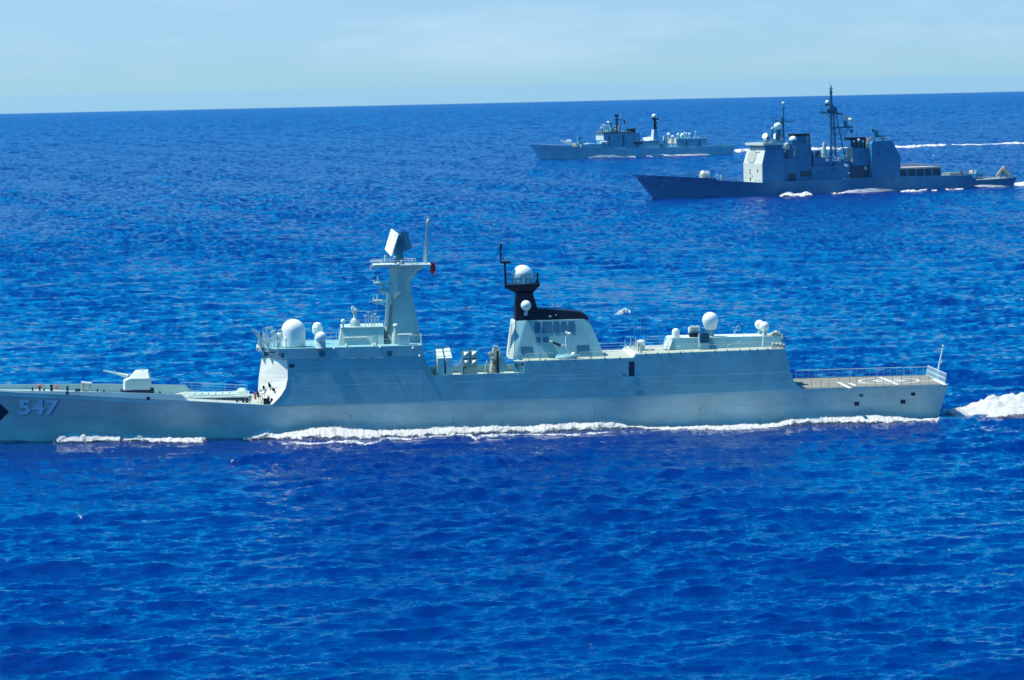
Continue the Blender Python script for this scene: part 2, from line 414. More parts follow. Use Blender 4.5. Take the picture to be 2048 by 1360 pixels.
for r0_, r1_ in zip(rs[1:-1], rs[2:]):
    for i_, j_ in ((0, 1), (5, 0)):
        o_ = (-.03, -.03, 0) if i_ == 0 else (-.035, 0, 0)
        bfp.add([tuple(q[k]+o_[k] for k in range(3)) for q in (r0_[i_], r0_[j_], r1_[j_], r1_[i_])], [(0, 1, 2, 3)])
bfp.build('sunlit_tone_plating', 'front', sup, one=True)  # overlay giving the bridge front its sunlit brightness as paint
# wheelhouse, standing a little proud and overhanging the canted front
pt_ = S.pt(551, 698, SA, SB); pb_ = S.pt(566, 719.5, SA, SB); pa_ = S.pt(845, 691, SA, SB)
zr1 = pt_.z
print('roof z', zr1, 'L', L1, 'knuckle z', zk1(50), 'stern z', zk1(L1), 'D', S.o)
zb = rs[-1][0][2]+.004
wh = MB().loft([ring(zb, S.pt(527, 714, -2.8).x, pb_.x, S.pt(848, 715, SA, SB).x, off=.06),
                ring(zb+1.2, S.pt(524, 708, -2.8).x, pt_.x+.4, S.pt(846, 700, SA, SB).x, off=.06),
                ring(zr1, S.pt(521, 697, -2.8).x, pt_.x, pa_.x, off=.06)])
WH = wh.build('wheelhouse', 'side', ship)
bvW = BVHTree.FromPolygons([Vector(v) for v in wh.v], wh.f)
bvS = BVHTree.FromPolygons([Vector(v) for v in SUP.v], SUP.f)
for x0, x1, y0, y1, mt in ((529.5, 538.5, 703, 711.5, 'dark'), (541, 549.5, 703, 712, 'dark'), (558, 568, 706, 714.5, 'glass'), (638, 650, 702, 713, 'louver'), (774, 784, 702, 712, 'glass')):
    S.rect(bvW, 'window', mt, x0, y0, x1, y1, WH, off=.09)
for x0, x1 in ((667, 684), (693, 713), (722, 740), (750, 768)):
    y = 716.7-(x0-667)*.022; S.rect(bvS, 'sill_strip', 'white', x0, y, x1, y+1.4, sup, off=.07)
S.rect(bvS, 'side_opening', 'dark', 570, 728.5, 588.5, 735.5, sup, off=.05)
# forward lip of the wheelhouse roof: catwalk, searchlights, small fittings catching the sun
lip = MB()
uf = S.pt(520, 697, -2.8).x
for v in (-6.2, -4.6, -3.2, -1.2, .8, 2.6):
    uu = uf + max(0, (-v-2.8))*.78 - .35
    lip.box(uu-.25, uu+.35, v-.4, v+.4, zr1-.55, zr1-.05, .12, .1); lip.box(uu, uu+.35, v-.2, v+.25, zr1+.02, zr1+.85, .05, .05)
lip.box(uf-.5, uf+.2, -2.8, 2.8, zr1-.3, zr1-.02)
lip.build('searchlight_ledge', 'light', WH)
lf = MB(); random.seed(4)
for i in range(16):
    v = random.uniform(-5.5, 3); uu = uf+max(0, -v-2.8)*.78+random.uniform(.3, 2.6); h = random.uniform(.6, 2.4)
    lf.tube((uu, v, zr1), (uu+random.uniform(-.2, .1), v, zr1+h), .07, .05)
    if i % 2: lf.obox((uu-.1, v, zr1+h), (.24, .05, .1), (0, .2, 0), (-.05, 0, .18))
lf.tube((uf+.6, -3.2, zr1), (uf-.6, -3.4, zr1+2.1), .12); lf.tube((uf+1.2, -4, zr1), (uf-.1, -4.2, zr1+1.7), .12)
lf.obox((uf-.5, -3.4, zr1+2.1), (.5, 0, -.3), (0, .2, 0), (.1, 0, .15))
lf.build('signal_gear', 'light', ship)
# weld seams on the side plating
def seam(pts, host, bv, w=.9, mat='launch'):
    for (x0, y0), (x1, y1) in zip(pts[:-1], pts[1:]):
        S.decal(bv, 'plate_seam', mat, [(x0, y0), (x1, y1), (x1, y1+w), (x0, y0+w)], host, 8, 1, .035)
seam([(578, 772), (839, 765)], sup, bvS, .8); seam([(578, 756), (838, 750)], sup, bvS, .4); seam([(578, 793), (700, 790)], sup, bvS, .4); seam([(578, 737), (845, 730)], sup, bvS, .4)
S.decal(bvS, 'plate_seam', 'launch', [(838.6, 741), (839.2, 741), (839.2, 801), (838.6, 801)], sup, 1, 8, .035)
seam([(839, 741), (858, 740)], sup, bvS, .5)

# ---- big domes and gear on the wheelhouse roof
def dome(name, cx, cy, rpx, ybase, z0, par=ship, mat='dome', ped=.55, cyl=False, sq=1, pmat='mast', v=None, lab=None):
    g = S.gd(cx, ybase, z0); v = g.y if v is None else v
    c = S.pt(cx, cy, v); r = rpx*S.k(c); mb = MB()
    if cyl:
        mb.lathe((c.x, c.y, z0+.15), [(r*.99, 0), (r, (c.z-z0-.15)*.4), (r, c.z-z0-.15)] + [(r*cos(R(a)), c.z-z0-.15+r*sin(R(a))) for a in range(10, 91, 10)], 32)
    else:
        mb.ball(c, r, 28, 14, -60, sq)
    o = mb.build(name, mat, par, smooth=40, label=lab)
    pb = MB()
    if not cyl: pb.lathe((c.x, c.y, z0), [(r*ped*1.15, 0), (r*ped, .15), (r*ped, c.z-z0-r*.8)], 14)
    else: pb.lathe((c.x, c.y, z0), [(r*.92, 0), (r*.92, .16)], 24)
    pb.build('pedestal', pmat, o, smooth=40); return o, c, r
dome('radar_dome', 586.7, 662, 24, 694, zr1, cyl=True)
dome('small_dome', 558.5, 669, 5, 694, zr1, ped=.4)
dome('radar_dome', 642, 674.5, 11.4, 696, zr1, ped=.8)
# many-sided dome behind it
g = S.gd(634, 688, zr1); c = S.pt(635, 665, g.y); k = S.k(c)
MB().lathe((c.x, c.y, zr1), [(6*k, 0), (6*k, 1.2), (10*k, 1.6), (10.5*k, 2.3), (8*k, 2.75), (4*k, 2.95), (0, 3.0)], 8).build('radar_dome', 'dome', ship)
dome('small_dome', 572, 677.5, 2.4, 697, zr1, ped=.4)

# deckhouse under the fire-control director
z2 = S.pt(720, 656, -3.4).z
a0, a1 = S.pt(677.5, 691, -3.6).x, S.pt(768, 690, -3.6).x; b0 = S.pt(683, 657, -3.6).x
dh = MB().loft([[(a0, -3.9, zr1), (a1, -3.9, zr1), (a1, 3.9, zr1), (a0, 3.9, zr1)], [(b0, -3.3, z2), (a1, -3.3, z2), (a1, 3.3, z2), (b0, 3.3, z2)]])
DH = dh.build('deckhouse', 'mast', ship); bvD = BVHTree.FromPolygons([Vector(v) for v in dh.v], dh.f)
S.rect(bvD, 'door', 'dark', 756.5, 663.5, 765.5, 689, DH); S.rect(bvD, 'panel', 'side', 746.5, 665, 754.5, 688, DH)
lr = MB(); rng = random.Random(2)
for i in range(9):
    x = 687+i*5.2; q = S.hit(bvD, x, 676-i*.1, .12); q2 = S.hit(bvD, x+5.4, 676-i*.1+rng.uniform(-.6, .6), .12)
    if q and q2: lr.tube(q, q2, .11)
lr.build('rolled_awning', 'light', DH)
MB().box(b0-.1, a1, -3.5, 3.5, z2, z2+.12).build('roof_edge', 'mast', DH)
rails(MB(), [(b0+.3, -3.2, z2+.12), (a1-.4, -3.2, z2+.12)], .95, 1.0, .025).build('guardrail', 'mast', DH)
# fire-control director
g = S.gd(710, 654, z2+.12); c = S.pt(710, 645, -1.2); k = S.k(c)
fc = MB().lathe((c.x, -1.2, z2+.1), [(11*k, 0), (10.6*k, 9*k), (8.5*k, 13*k), (3.4*k, 17*k), (2.8*k, 24*k)], 12)
FC = fc.build('gun_director', 'mast', ship, smooth=30)
c = S.pt(706.5, 619.5, -1.2)
MB().lathe(c, [(8*k, 0.), (7.6*k, 1.2*k), (3*k, 2.6*k), (1.5*k, 6*k)], 20, Vector((.75, -.45, .1))).build('dish', 'dome', FC, smooth=40)
MB().tube(c, c+Vector((8*k, 0, -.05)), 3.2*k, 2.2*k, 10).tube(c+Vector((4*k, 0, 0)), (c.x+5*k, -1.2, z2+22*k), 2.4*k).build('mount', 'mast', FC, smooth=40)
dome('small_dome', 686, 642.5, 4.4, 655, z2+.12, ped=.5)
mbx = MB(); rng = random.Random(9)
for x, y, h in ((731, 656, 1.4), (737, 655, 1.9), (744, 655, 1.3), (750, 655, 1.6), (756, 654, 1.2)):
    q = S.gd(x, y, z2+.12); q.y = -1.5
    q = S.pt(x, y, -1.5); mbx.tube((q.x, -1.5, z2), (q.x, -1.5, z2+h), .05); mbx.box(q.x-.2, q.x+.2, -1.7, -1.3, z2+h, z2+h+.22)
mbx.build('small_antenna', 'light', ship)

# foremast
vm = -1.9
mr = []
for xl, xr, y, vv in ((766.5, 843.5, 693, 2.5), (769, 841, 674, 2.3), (773, 830, 616, 1.8), (777, 823, 584, 1.5), (780.5, 821, 564, 1.5), (781, 836, 545, 1.7), (781, 850, 534, 1.9)):
    a = S.pt(xl, y, vm); b = S.pt(xr, y, vm); z = a.z
    mr.append([(a.x, -vv*.55, z), (a.x+.9, -vv, z), (b.x-.7, -vv, z), (b.x, -vv*.5, z), (b.x, vv*.5, z), (b.x-.7, vv, z), (a.x+.9, vv, z), (a.x, vv*.55, z)])
FM = MB().loft(mr).build('foremast', 'mast', ship)
mpl = S.pt(800, 533, -2.); zp = mpl.z
a, b = S.pt(745, 533, -2).x, S.pt(862, 533, -2).x; c1 = S.pt(772, 533, -2).x
pf = MB().box(a, b, -2.6, 2.4, zp, zp+.22, 0, 0).box(a+.1, c1+1.5, -2.9, 2.7, zp+.22, zp+.34)
PF = pf.build('mast_platform', 'light', FM)
rp = MB(); rails(rp, [(a, -2.8, zp+.3), (b-2, -2.5, zp+.3)], .55, .8, .03); rails(rp, [(a, 2.6, zp+.3), (b-2, 2.5, zp+.3)], .55, .8, .03)
p0 = S.pt(739, 523, -2.); rp.tube((p0.x, -2.2, p0.z), S.pt(765, 522, -2.2), .1)
for x, y in ((741, 531), (744, 528)): q = S.pt(x, y, -2.3); rp.tube(q, q+Vector((0, 0, -.7)), .09)
rp.build('guardrail', 'light', FM)
sm = MB()
for x, yt, yb, r in ((771, 510, 523, 2.6), (763, 520, 526, 2.3), (824.5, 518, 530, 1.6), (803, 520, 528, 2.2), (790, 513, 516, 3)):
    q = S.pt(x, yb, -2.3); t = S.pt(x, yt, -2.3); sm.tube(q, t, r*S.k(q), None, 10)
sm.build('small_antenna', 'light', FM)
dd = MB()
for x, y, r in ((797, 528, 3.4), (799, 541, 2.2)): q = S.pt(x, y, -2.6); dd.ball(q, r*S.k(q), 16, 10)
dd.build('small_dome', 'dome', FM, smooth=50)
# back-to-back rotating radar
cr = S.pt(798, 490, 0); kk = S.k(cr)
RD = MB().tube((cr.x, 0, zp), (cr.x, 0, S.pt(798, 505, 0).z), .75, .5, 12).box(cr.x-.7, cr.x+.7, -.6, .6, S.pt(798, 506, 0).z, S.pt(798, 470, 0).z, .15, .1).build('air_search_radar', 'c_mast', ship, one=True)
q = [S.pt(782, 457, 1.0), S.pt(796.5, 468, -1.0), S.pt(782, 512.5, -1.0), S.pt(769.5, 499, 1.0)]
nrm = (q[1]-q[0]).cross(q[3]-q[0]).normalized()
if nrm.dot(Vector((1, 0, 0))) < 0: nrm = -nrm
MB().loft([q, [p+nrm*.16 for p in q]]).build('antenna_panel', 'dome', RD)
fr = MB()
for s_ in (.12, .37, .62, .88):
    fr.tube(q[0].lerp(q[3], s_)+nrm*.2, q[1].lerp(q[2], s_)+nrm*.2, .08)
fr.tube(q[0].lerp(q[1], .5)+nrm*.4, Vector((cr.x, 0, cr.z+1)), .15); fr.tube(q[3].lerp(q[2], .5)+nrm*.3, Vector((cr.x, 0, cr.z-.7)), .15)
fr.build('antenna_frame', 'mast', RD)
q2 = [S.pt(812, 463, 1.0), S.pt(803, 464, -1.0), S.pt(811, 501, -1.0), S.pt(821.5, 497, 1.0)]
MB().loft([q2, [p+Vector((.18, 0, .03)) for p in q2]]).build('antenna_panel', 'c_mast', RD, label='dark back panel seen from behind')
f2 = MB()
for s_ in (.05, .3, .55, .8, .97):
    f2.tube(q2[0].lerp(q2[3], s_)-Vector((.15, 0, 0)), q2[1].lerp(q2[2], s_)-Vector((.15, 0, 0)), .09); f2.tube(q2[0].lerp(q2[3], s_)-Vector((.2, 0, 0)), Vector((cr.x+.4, 0, cr.z-.8+s_*-1+1.2)), .08)
for s_ in (.1, .9): f2.tube(q2[0].lerp(q2[1], s_)-Vector((.2, 0, 0)), q2[3].lerp(q2[2], s_)-Vector((.2, 0, 0)), .09)
q = S.pt(808, 479, -1.2); f2.tube(q, S.pt(803, 474, -1.2), .12); f2.build('antenna_frame', 'c_mast', RD)
# pole mast on the platform's after end
pa, pb = S.pt(851, 527, 0), S.pt(856.6, 441, 0)
pm = MB().tube(pa, pb, 4*kk, 1.6*kk, 10); pm.tube(pb, S.pt(857.2, 433, 0), .05); pm.tube(S.pt(849, 433.5, 0), S.pt(861, 434, 0), .03)
pm.lathe((pb.x, 0, pb.z), [(.2, -.5), (.27, -.3), (.27, .1), (.1, .3)], 10)
PM = pm.build('pole_mast', 'mast', ship, smooth=40)
ld = MB()
for i in range(26):
    p = pa.lerp(pb, .05+i*.035); ld.box(p.x-(4-2.4*(.05+i*.035))*kk-.13, p.x-(4-2.4*(.05+i*.035))*kk+.02, -.15, .15, p.z-.03, p.z+.03)
ld.build('step_irons', 'light', PM)
# brackets on the forward face of the mast
for i, (x0, x1, y) in enumerate(((746, 776, 602.5), (747, 779, 567), (758, 777, 583))):
    a = S.pt(x0, y, -.6); b = S.pt(x1, y, -.6)
    br = MB().box(a.x, b.x, -1.2, .8, a.z-.12, a.z+.12); br.tube((a.x+.4, -.4, a.z), (b.x, -.4, a.z-.9), .07)
    for dx, h in ((0.15, .5), (.5, -.35), (1., .9), (1.5, .3)): br.tube((a.x+dx*.6, -.5, a.z), (a.x+dx*.6, -.5, a.z+h), .12 if h > .4 else .08, None, 8)
    br.build('antenna_bracket', 'mast', FM)
q = S.pt(769, 655, -1.5); wv = MB().box(q.x, q.x+.45, -2.4, -1.4, S.pt(769, 653, -2).z, S.pt(776, 590, -2).z, .45*1.05, 0, -.45)
wv.build('cable_trunk', 'light', FM)
cv = MB(); q = S.pt(790, 592, -2.0)
cv.box(S.pt(790, 580, -2.4).x, S.pt(796, 580, -2.4).x, -2.7, -1.8, S.pt(793, 583, -2.5).z, S.pt(793, 566, -2.5).z); cv.box(S.pt(790, 580, -2.5).x, S.pt(803, 580, -2.5).x, -2.8, -1.9, S.pt(793, 567.5, -2.5).z, S.pt(793, 565.5, -2.5).z)
a = S.pt(786, 600, -2.3); cv.loft([[(a.x, -2.3, a.z), (a.x+.1, -2.4, a.z), (a.x+.1, -2.0, a.z)], [(a.x+.2, -3., a.z+1.2), (a.x+1.2, -3., a.z+1.2), (a.x+.6, -1.8, a.z+1.2)]])
cv.build('lamp_bracket', 'light', FM)
# navigation radar on its cone, in front of the mast foot
c = S.pt(790.5, 668, -3.6); k = S.k(c)
NR = MB().lathe((c.x, -3.6, zr1), [(8*k, 0), (7*k, 18*k), (3*k, 26*k), (2*k, 36*k)], 10).build('navigation_radar', 'mast', ship, smooth=40)
q = S.pt(791, 650.5, -3.6); MB().ball(q, 5*k, 16, 8, 0, .7).lathe((q.x, q.y, q.z), [(4.9*k, -.12), (5*k, 0)], 16).build('radar_cap', 'dome', NR, smooth=40)
# equipment box and rail at the after end of the roof
a = S.gd(796, 691, zr1); a = S.pt(796.5, 690, -6.2)
EB = MB().box(a.x, a.x+1.5, -6.2, -5.0, zr1, zr1+1.35).box(a.x-.05, a.x+1.9, -6.3, -4.9, zr1+1.35, zr1+1.45).build('equipment_locker', 'light', ship)
rr = MB(); rails(rr, [(a.x+1.5, -6.9, zr1), (pa_.x-.1, -6.9, zr1)], 1.35, 1., .035, 4); rails(rr, [(pt_.x+2, -7.0, zr1), (a.x, -7.0, zr1)], .9, 1.4, .02, 2); rails(rr, [(pt_.x+6, 6.9, zr1), (pa_.x, 6.9, zr1)], 1., 1.4, .02, 2); rails(rr, [(pa_.x-.1, -6.9, zr1), (pa_.x-.1, 6.9, zr1)], 1.3, 1., .03, 4)
rr.build('guardrail', 'light', ship)
tn = MB()
for x in (693, 751, 747): q = S.pt(x, 692, -6.6); tn.lathe((q.x, -6.6, zr1), [(.28, 0), (.2, .25), (.06, .5)], 8)
tn.build('deck_fitting', 'light', ship)
fx = MB()
for x, y in ((668, 697), (760, 694.5), (826, 696.5), (839, 712)): q = S.pt(x, y, SA-.1, SB); fx.ball(q, .16, 10, 6)
fx.build('side_lamp', 'dome', ship)
for x, y0, y1 in ((525.5, 655, 690), (589, 671, 696), (592, 652, 696), (672, 663, 695), (677, 655, 690), (742, 622, 655)):
    a, b = S.pt(x, y1, -4.5), S.pt(x+.6, y0, -4.5)
    MB().tube(a, b, .035, .02, 5).build('whip_antenna', 'light', ship)
sg = MB(); sg.tube(S.pt(755, 603, -1), S.pt(747, 652, -1), .015, None, 4); sg.tube(S.pt(763, 567, -1), S.pt(747, 654, -1), .015, None, 4); sg.build('halyard', 'light', ship)

for x in (610, 655, 702, 748, 795): S.decal(bvS, 'plate_seam', 'mast', [(x, 722), (x+.35, 722), (x+.35, 800), (x, 800)], sup, 1, 6, .03)
# ---- midships and hangar block: one plated side from the launcher well to the flight deck
zw = S.pt(900, 749.5, SA, SB).z
sp = [(867.2, 803), (867.2, 750.8), (1048, 745.5), (1048.5, 722.5), (1267, 716), (1273.5, 709), (1570, 698), (1580, 738), (1587.5, 762.5), (1595, 770), (1608, 778.4), (1415, 787), (1240, 794.6), (1048, 798.6)]
sv = [S.pt(x, y, SA, SB) for x, y in sp]
for i in (0, 11, 12, 13, 10): sv[i] = Vector((sv[i].x, V(zk1(sv[i].x)+.03)+.0, zk1(sv[i].x)+.03))
# recessed launcher well: near and far bulwarks with the well deck between
def slab(mb, pts, v0=None):
    n = len(pts); a = [tuple(p) for p in pts]; b = [(p.x, -p.y, p.z) for p in pts]
    return mb.add(a+b, [tuple(range(n)), tuple(range(2*n-1, n-1, -1))]+[(i, (i+1) % n, n+(i+1) % n, n+i) for i in range(n)])
i48 = S.pt(1048, 745.5, SA, SB).x
main = slab(MB(), [Vector((i48, V(zk1(i48)), zk1(i48)+.03)), Vector((i48, V(zw), zw))]+sv[3:])
HB = main.build('hangar', 'side', ship)
bvH = BVHTree.FromPolygons([Vector(v) for v in main.v], main.f)
u67 = sv[0].x; zwd = zw-1.0
wl = MB().loft([[(u67, V(4.6), zk1(u67)+.03), (i48, V(4.6), zk1(i48)+.03), (i48, V(zw), zw), (u67, V(zw), zw)], [(u67, V(4.6)+.2, zk1(u67)+.03), (i48, V(4.6)+.2, zk1(i48)+.03), (i48, V(zw)+.2, zw), (u67, V(zw)+.2, zw)]])
WL = wl.build('launcher_well_bulwark', 'side', ship)
wl2 = MB().loft([[(p[0], -p[1], p[2]) for p in wl.v[:4]], [(p[0], -p[1], p[2]) for p in wl.v[4:]]]); wl2.build('launcher_well_bulwark', 'side', ship)
MB().box(u67, i48, -7.3, 7.3, 4.8, zwd).build('launcher_well_deck', 'deck', ship)
bvWL = BVHTree.FromPolygons([Vector(v) for v in wl.v], wl.f)
seam([(906, 764), (1046, 757.5)], WL, bvWL, .9); seam([(869, 784), (1000, 779)], WL, bvWL, .4)
seam([(1048, 752.5), (1205, 747)], HB, bvH, .9); seam([(1050, 758), (1207, 755.5)], HB, bvH, .9)
seam([(1270, 754), (1388, 750)], HB, bvH, .5); seam([(1388, 750.5), (1578, 743.5)], HB, bvH, 1.0); seam([(1292, 763), (1344, 762)], HB, bvH, .5); seam([(1345, 770), (1586, 763)], HB, bvH, .5); seam([(1360, 789-2), (1580, 780)], HB, bvH, .4); seam([(1275, 718), (1574, 708)], HB, bvH, .35)
S.rect(bvH, 'side_door', 'dark', 1257.5, 723, 1268.8, 753, HB, nx=2, ny=6)
for cx_, cy_, w_, h_ in ((1249, 750, 7, 4.6), (1280.5, 788-1.5, 12, 6)):
    for (x0, y0, x1, y1) in ((cx_-w_/2, cy_-h_/2, cx_+w_/2, cy_-h_/2+1), (cx_-w_/2, cy_+h_/2-1, cx_+w_/2, cy_+h_/2), (cx_-w_/2, cy_-h_/2, cx_-w_/2+1, cy_+h_/2), (cx_+w_/2-1, cy_-h_/2, cx_+w_/2, cy_+h_/2)):
        S.rect(bvH, 'hatch_outline', 'dark', x0, y0, x1, y1, HB, off=.05)
for x in (1100, 1155, 1330, 1386, 1440, 1496, 1540): S.decal(bvH, 'plate_seam', 'mast', [(x, 730), (x+.35, 730), (x+.35, 782), (x, 782)], HB, 1, 6, .03)
z3 = S.pt(1150, 719, SA, SB).z; z4 = S.pt(1400, 704, SA, SB).z
print('z well', zw, 'z3', z3, 'z4', z4)
# pale roof decking on both levels
i67, i73, i70 = S.pt(1267, 716, SA, SB).x, S.pt(1273.5, 709, SA, SB).x, S.pt(1570, 698, SA, SB).x
def roofdeck(u0, u1, za, zb, name='roof_deck', mat='deck', in_=.15):
    MB().loft([[(u0, V(za)+in_, za), (u1, V(zb)+in_, zb), (u1, -V(zb)-in_, zb), (u0, -V(za)-in_, za)], [(u0, V(za)+in_, za+.05), (u1, V(zb)+in_, zb+.05), (u1, -V(zb)-in_, zb+.05), (u0, -V(za)-in_, za+.05)]]).build(name, mat, ship)
zl = lambda u: S_z(u)
roofdeck(i48+.05, i67-.1, sv[3].z, sv[4].z, mat='khaki'); roofdeck(i73+.1, i70-.1, sv[5].z, sv[6].z, mat='khaki')
pr = MB().box(u67+.2, u67+.35, -7, 7, zwd, zwd+.02)
# anti-ship missile boxes: a pair slanting up and away, then four stacked ends
def slant(x0, x1, dx, yt, ym, yb, v0=-6.0, v1=-2.9, v2=2.0):
    a, b_ = S.pt(x0+dx, ym, v0), S.pt(x1+dx, ym, v0); zb_, zm_, zt_ = S.pt(x0, yb, v0).z, a.z, S.pt(x0, yt, v1).z; sh = S.pt(x0, yt, v1).x-a.x
    pr = [(0, v0, zb_), (0, v0, zm_), (sh, v1, zt_), (sh, v1+.9, zt_), (0, v2, zm_-1.0), (0, v2, zb_)]
    w_ = b_.x-a.x; o = MB().loft([[(a.x+q[0], q[1], q[2]) for q in pr], [(a.x+w_+q[0], q[1], q[2]) for q in pr]]).build('missile_box', 'launch', ML)
    r = MB()
    for t in (.15, .5, .9): r.box(a.x+sh*t-.04, a.x+w_+sh*t+.04, v0+(v1-v0)*t-.06, v0+(v1-v0)*t+.06, zm_+(zt_-zm_)*t-.05, zm_+(zt_-zm_)*t+.06)
    r.box(a.x-.03, a.x+w_+.03, v0-.05, v0+.1, zm_-1.1, zm_-1.0); r.build('box_rib_or_lit_edge', 'mast', o)
a = S.pt(872, 748, -6); ML = MB().box(a.x, a.x+2.3, -5.6, 1.8, zwd, a.z+.05).build('missile_launcher', 'mast', ship)
slant(870, 883, 5, 692, 716.5, 749); slant(885.5, 898, 6.5, 691.5, 716, 748)
a = S.pt(922, 748, -3.6); e2 = MB().box(a.x+.3, a.x+2.4, -3.4, 1.2, zwd, a.z+.8, .2, .1).build('missile_launcher', 'mast', ship)
def pbx_(x0, y0, x1, y1, v0, v1):
    ym = (y0+y1)/2; return MB().box(S.pt(x0, ym, v0).x, S.pt(x1, ym, v0).x, v0, v1, S.pt(x0, y1, v0).z, S.pt(x0, y0, v0).z)
for x0, y0 in ((926.5, 702.5), (943, 701.5), (926.5, 719), (943, 718)):
    o = pbx_(x0, y0, x0+12.5, y0+14.8, -3.8, 1.4).build('missile_box', 'side', e2)
    p = [S.pt(x0+1, y0+1.2, -3.83), S.pt(x0+11, y0+1, -3.83), S.pt(x0+1.5, y0+9, -4.5)]
    MB().loft([p, [q+Vector((0, -.06, 0)) for q in p]]).build('lit_end_triangle', 'white', o)  # diagonal patch of sun on the box end, made as a white wedge
    pbx_(x0-.9, y0, x0+.2, y0+14.5, -3.9, -3.2).build('box_rib_or_lit_edge', 'dome', o)  # pale strip painted for the sunlit left edge of the box
pbx_(933, 734, 951, 747, -3.3, -2.6).build('launcher_support', 'mast', e2)
bl = MB(); p = [S.pt(916, 731, -4.6), S.pt(925, 716, -4.6), S.pt(926, 746, -4.6), S.pt(921, 748, -4.6)]
bl.loft([p, [q+Vector((.3, 4, 0)) for q in p]]).build('blast_shield', 'launch', e2)
# ladder tower, crane and clutter between launchers and funnel
cl = MB(); rng = random.Random(11)
a = S.pt(976, 746, -4).x; b = S.pt(1012, 746, -4).x; zt = S.pt(990, 700, -4).z
cl.loft([[(a, -4.4, zwd), (b-.6, -4.4, zwd), (b-.6, 1, zwd), (a, 1, zwd)], [(a+1., -3.6, zt-.9), (b-1.3, -3.6, zt-.9), (b-1.3, 1, zt-.9), (a+1., 1, zt-.9)]])
cl.box(a+.6, a+1.9, -3.9, -1.5, zt-.9, zt+.1, .2, .2); cl.box(a+.9, a+1.5, -3.6, -2.6, zt+.1, zt+.45)
for i in range(26):
    u_ = rng.uniform(a+.2, b-.9); v_ = -4.5+rng.uniform(-.2, .2); z_ = rng.uniform(zwd+.3, zt-1.1); s_ = rng.uniform(.1, .3)
    cl.box(u_, u_+s_*1.5, v_-.25, v_+.4, z_, z_+s_, .03, .03)
for i in range(5):
    u_ = a-.1+i*.5; cl.tube((u_, -4.6, zwd), (u_+.3, -4.5, zwd+rng.uniform(1, 3)), .06)
cl.tube((a-.6, -4.8, zwd+.4), (a-.1, -4.4, zwd+2.6), .09); cl.lathe((a+.4, -3.9, zt-.6), [(0.01, -.3), (.35, -.2), (.35, .2), (.01, .3)], 10, (0, 1, 0))
CT = cl.build('decoy_launcher_tower', 'khaki', ship)
pz = [S.pt(993.5, 702, -4.9), S.pt(997.5, 702, -4.9), S.pt(997.5, 745, -4.9), S.pt(993.5, 745, -4.9)]
MB().loft([pz, [q+Vector((0, .5, 0)) for q in pz]]).build('recess', 'dark', CT)
pz = [S.pt(1000, 704, -4.7), S.pt(1006, 712, -4.8), S.pt(1017, 742, -4.9), S.pt(998.5, 745, -4.9)]
MB().loft([pz, [q+Vector((0, 3.5, 0)) for q in pz]]).build('side_plate', 'side', CT)
# sunlit bulkhead where the well ends, with its ladder and lockers
bk = MB(); a = i48-1.6
for z_, u_, v_ in ((zwd+.5, .2, -6.8), (zwd+1.3, .1, -6.2), (zwd+2, .1, -7.0)):
    bk.box(i48-u_-.12, i48-u_+.1, v_, v_+.5, z_, z_+.35)
bk.tube((i48-.2, -5.5, zwd), (i48-.2, -5.5, z3-.2), .05); bk.tube((i48-.2, -5.1, zwd), (i48-.2, -5.1, z3-.2), .05)
for i in range(9): bk.tube((i48-.2, -5.5, zwd+.3*i+.2), (i48-.2, -5.1, zwd+.3*i+.2), .03)
bk.build('wall_ladder', 'dark', ship)
pz = [S.pt(1026, 722, -7.0), S.pt(1047.5, 722.5, -7.0), S.pt(1047.5, 744, -7.0), S.pt(1028, 745, -7.0)]
LB = MB().loft([pz, [q+Vector((.2, 1.2, 0)) for q in pz]]); LBo = LB.build('bulkhead', 'light', ship); bvB = BVHTree.FromPolygons([Vector(v) for v in LB.v], LB.f)
for x0, y0, x1, y1 in ((1031, 727, 1034, 735), (1037, 729, 1041, 731), (1036, 733, 1037.5, 741), (1043, 728, 1045.5, 732), (1042, 736, 1044, 739)):
    S.rect(bvB, 'bulkhead_fitting', 'dark', x0, y0, x1, y1, LBo)

# ---- funnel
zf0, vf0 = z3, -3.8
pa0, pa1 = S.pt(1027.5, 712, vf0), S.pt(1209, 713.5, vf0); pb0, pb1 = S.pt(1031, 641.8, vf0+1.2), S.pt(1178, 639, vf0+1.2)
pc0, pc1 = S.pt(1033, 706, vf0), S.pt(1206, 708, vf0); pd0, pd1 = S.pt(1052, 643, vf0+.7), S.pt(1153, 640, vf0+.7)
zft = pb0.z
def sym(r): return r+[(p[0], -p[1], p[2]) for p in r[::-1]]
fn = MB().loft([sym([(pa0.x, vf0+.06, zf0), (pc0.x, vf0, zf0), (pc1.x, vf0, zf0), (pa1.x, vf0+.06, zf0)]), sym([(pb0.x, vf0+1.55, zft), (pd0.x, vf0+.95, zft), (pd1.x, vf0+.95, zft), (pb1.x, vf0+1.7, zft)])])
FN = fn.build('funnel', 'side', ship); bvF = BVHTree.FromPolygons([Vector(v) for v in fn.v], fn.f)
for x0, y0, x1, y1 in ((1069.5, 644, 1080.5, 666.5), (1084.5, 643.5, 1103.5, 666.5), (1107, 643, 1119, 666), (1122, 643, 1133, 665), (1136.5, 642.5, 1149, 665), (1071.5, 674.5, 1081, 685.5), (1086.3, 674, 1097, 685), (1042, 693.5, 1066, 709), (1153.5, 690.5, 1178.5, 707)):
    S.rect(bvF, 'louvre', 'louver', x0, y0, x1, y1, FN, off=.05)
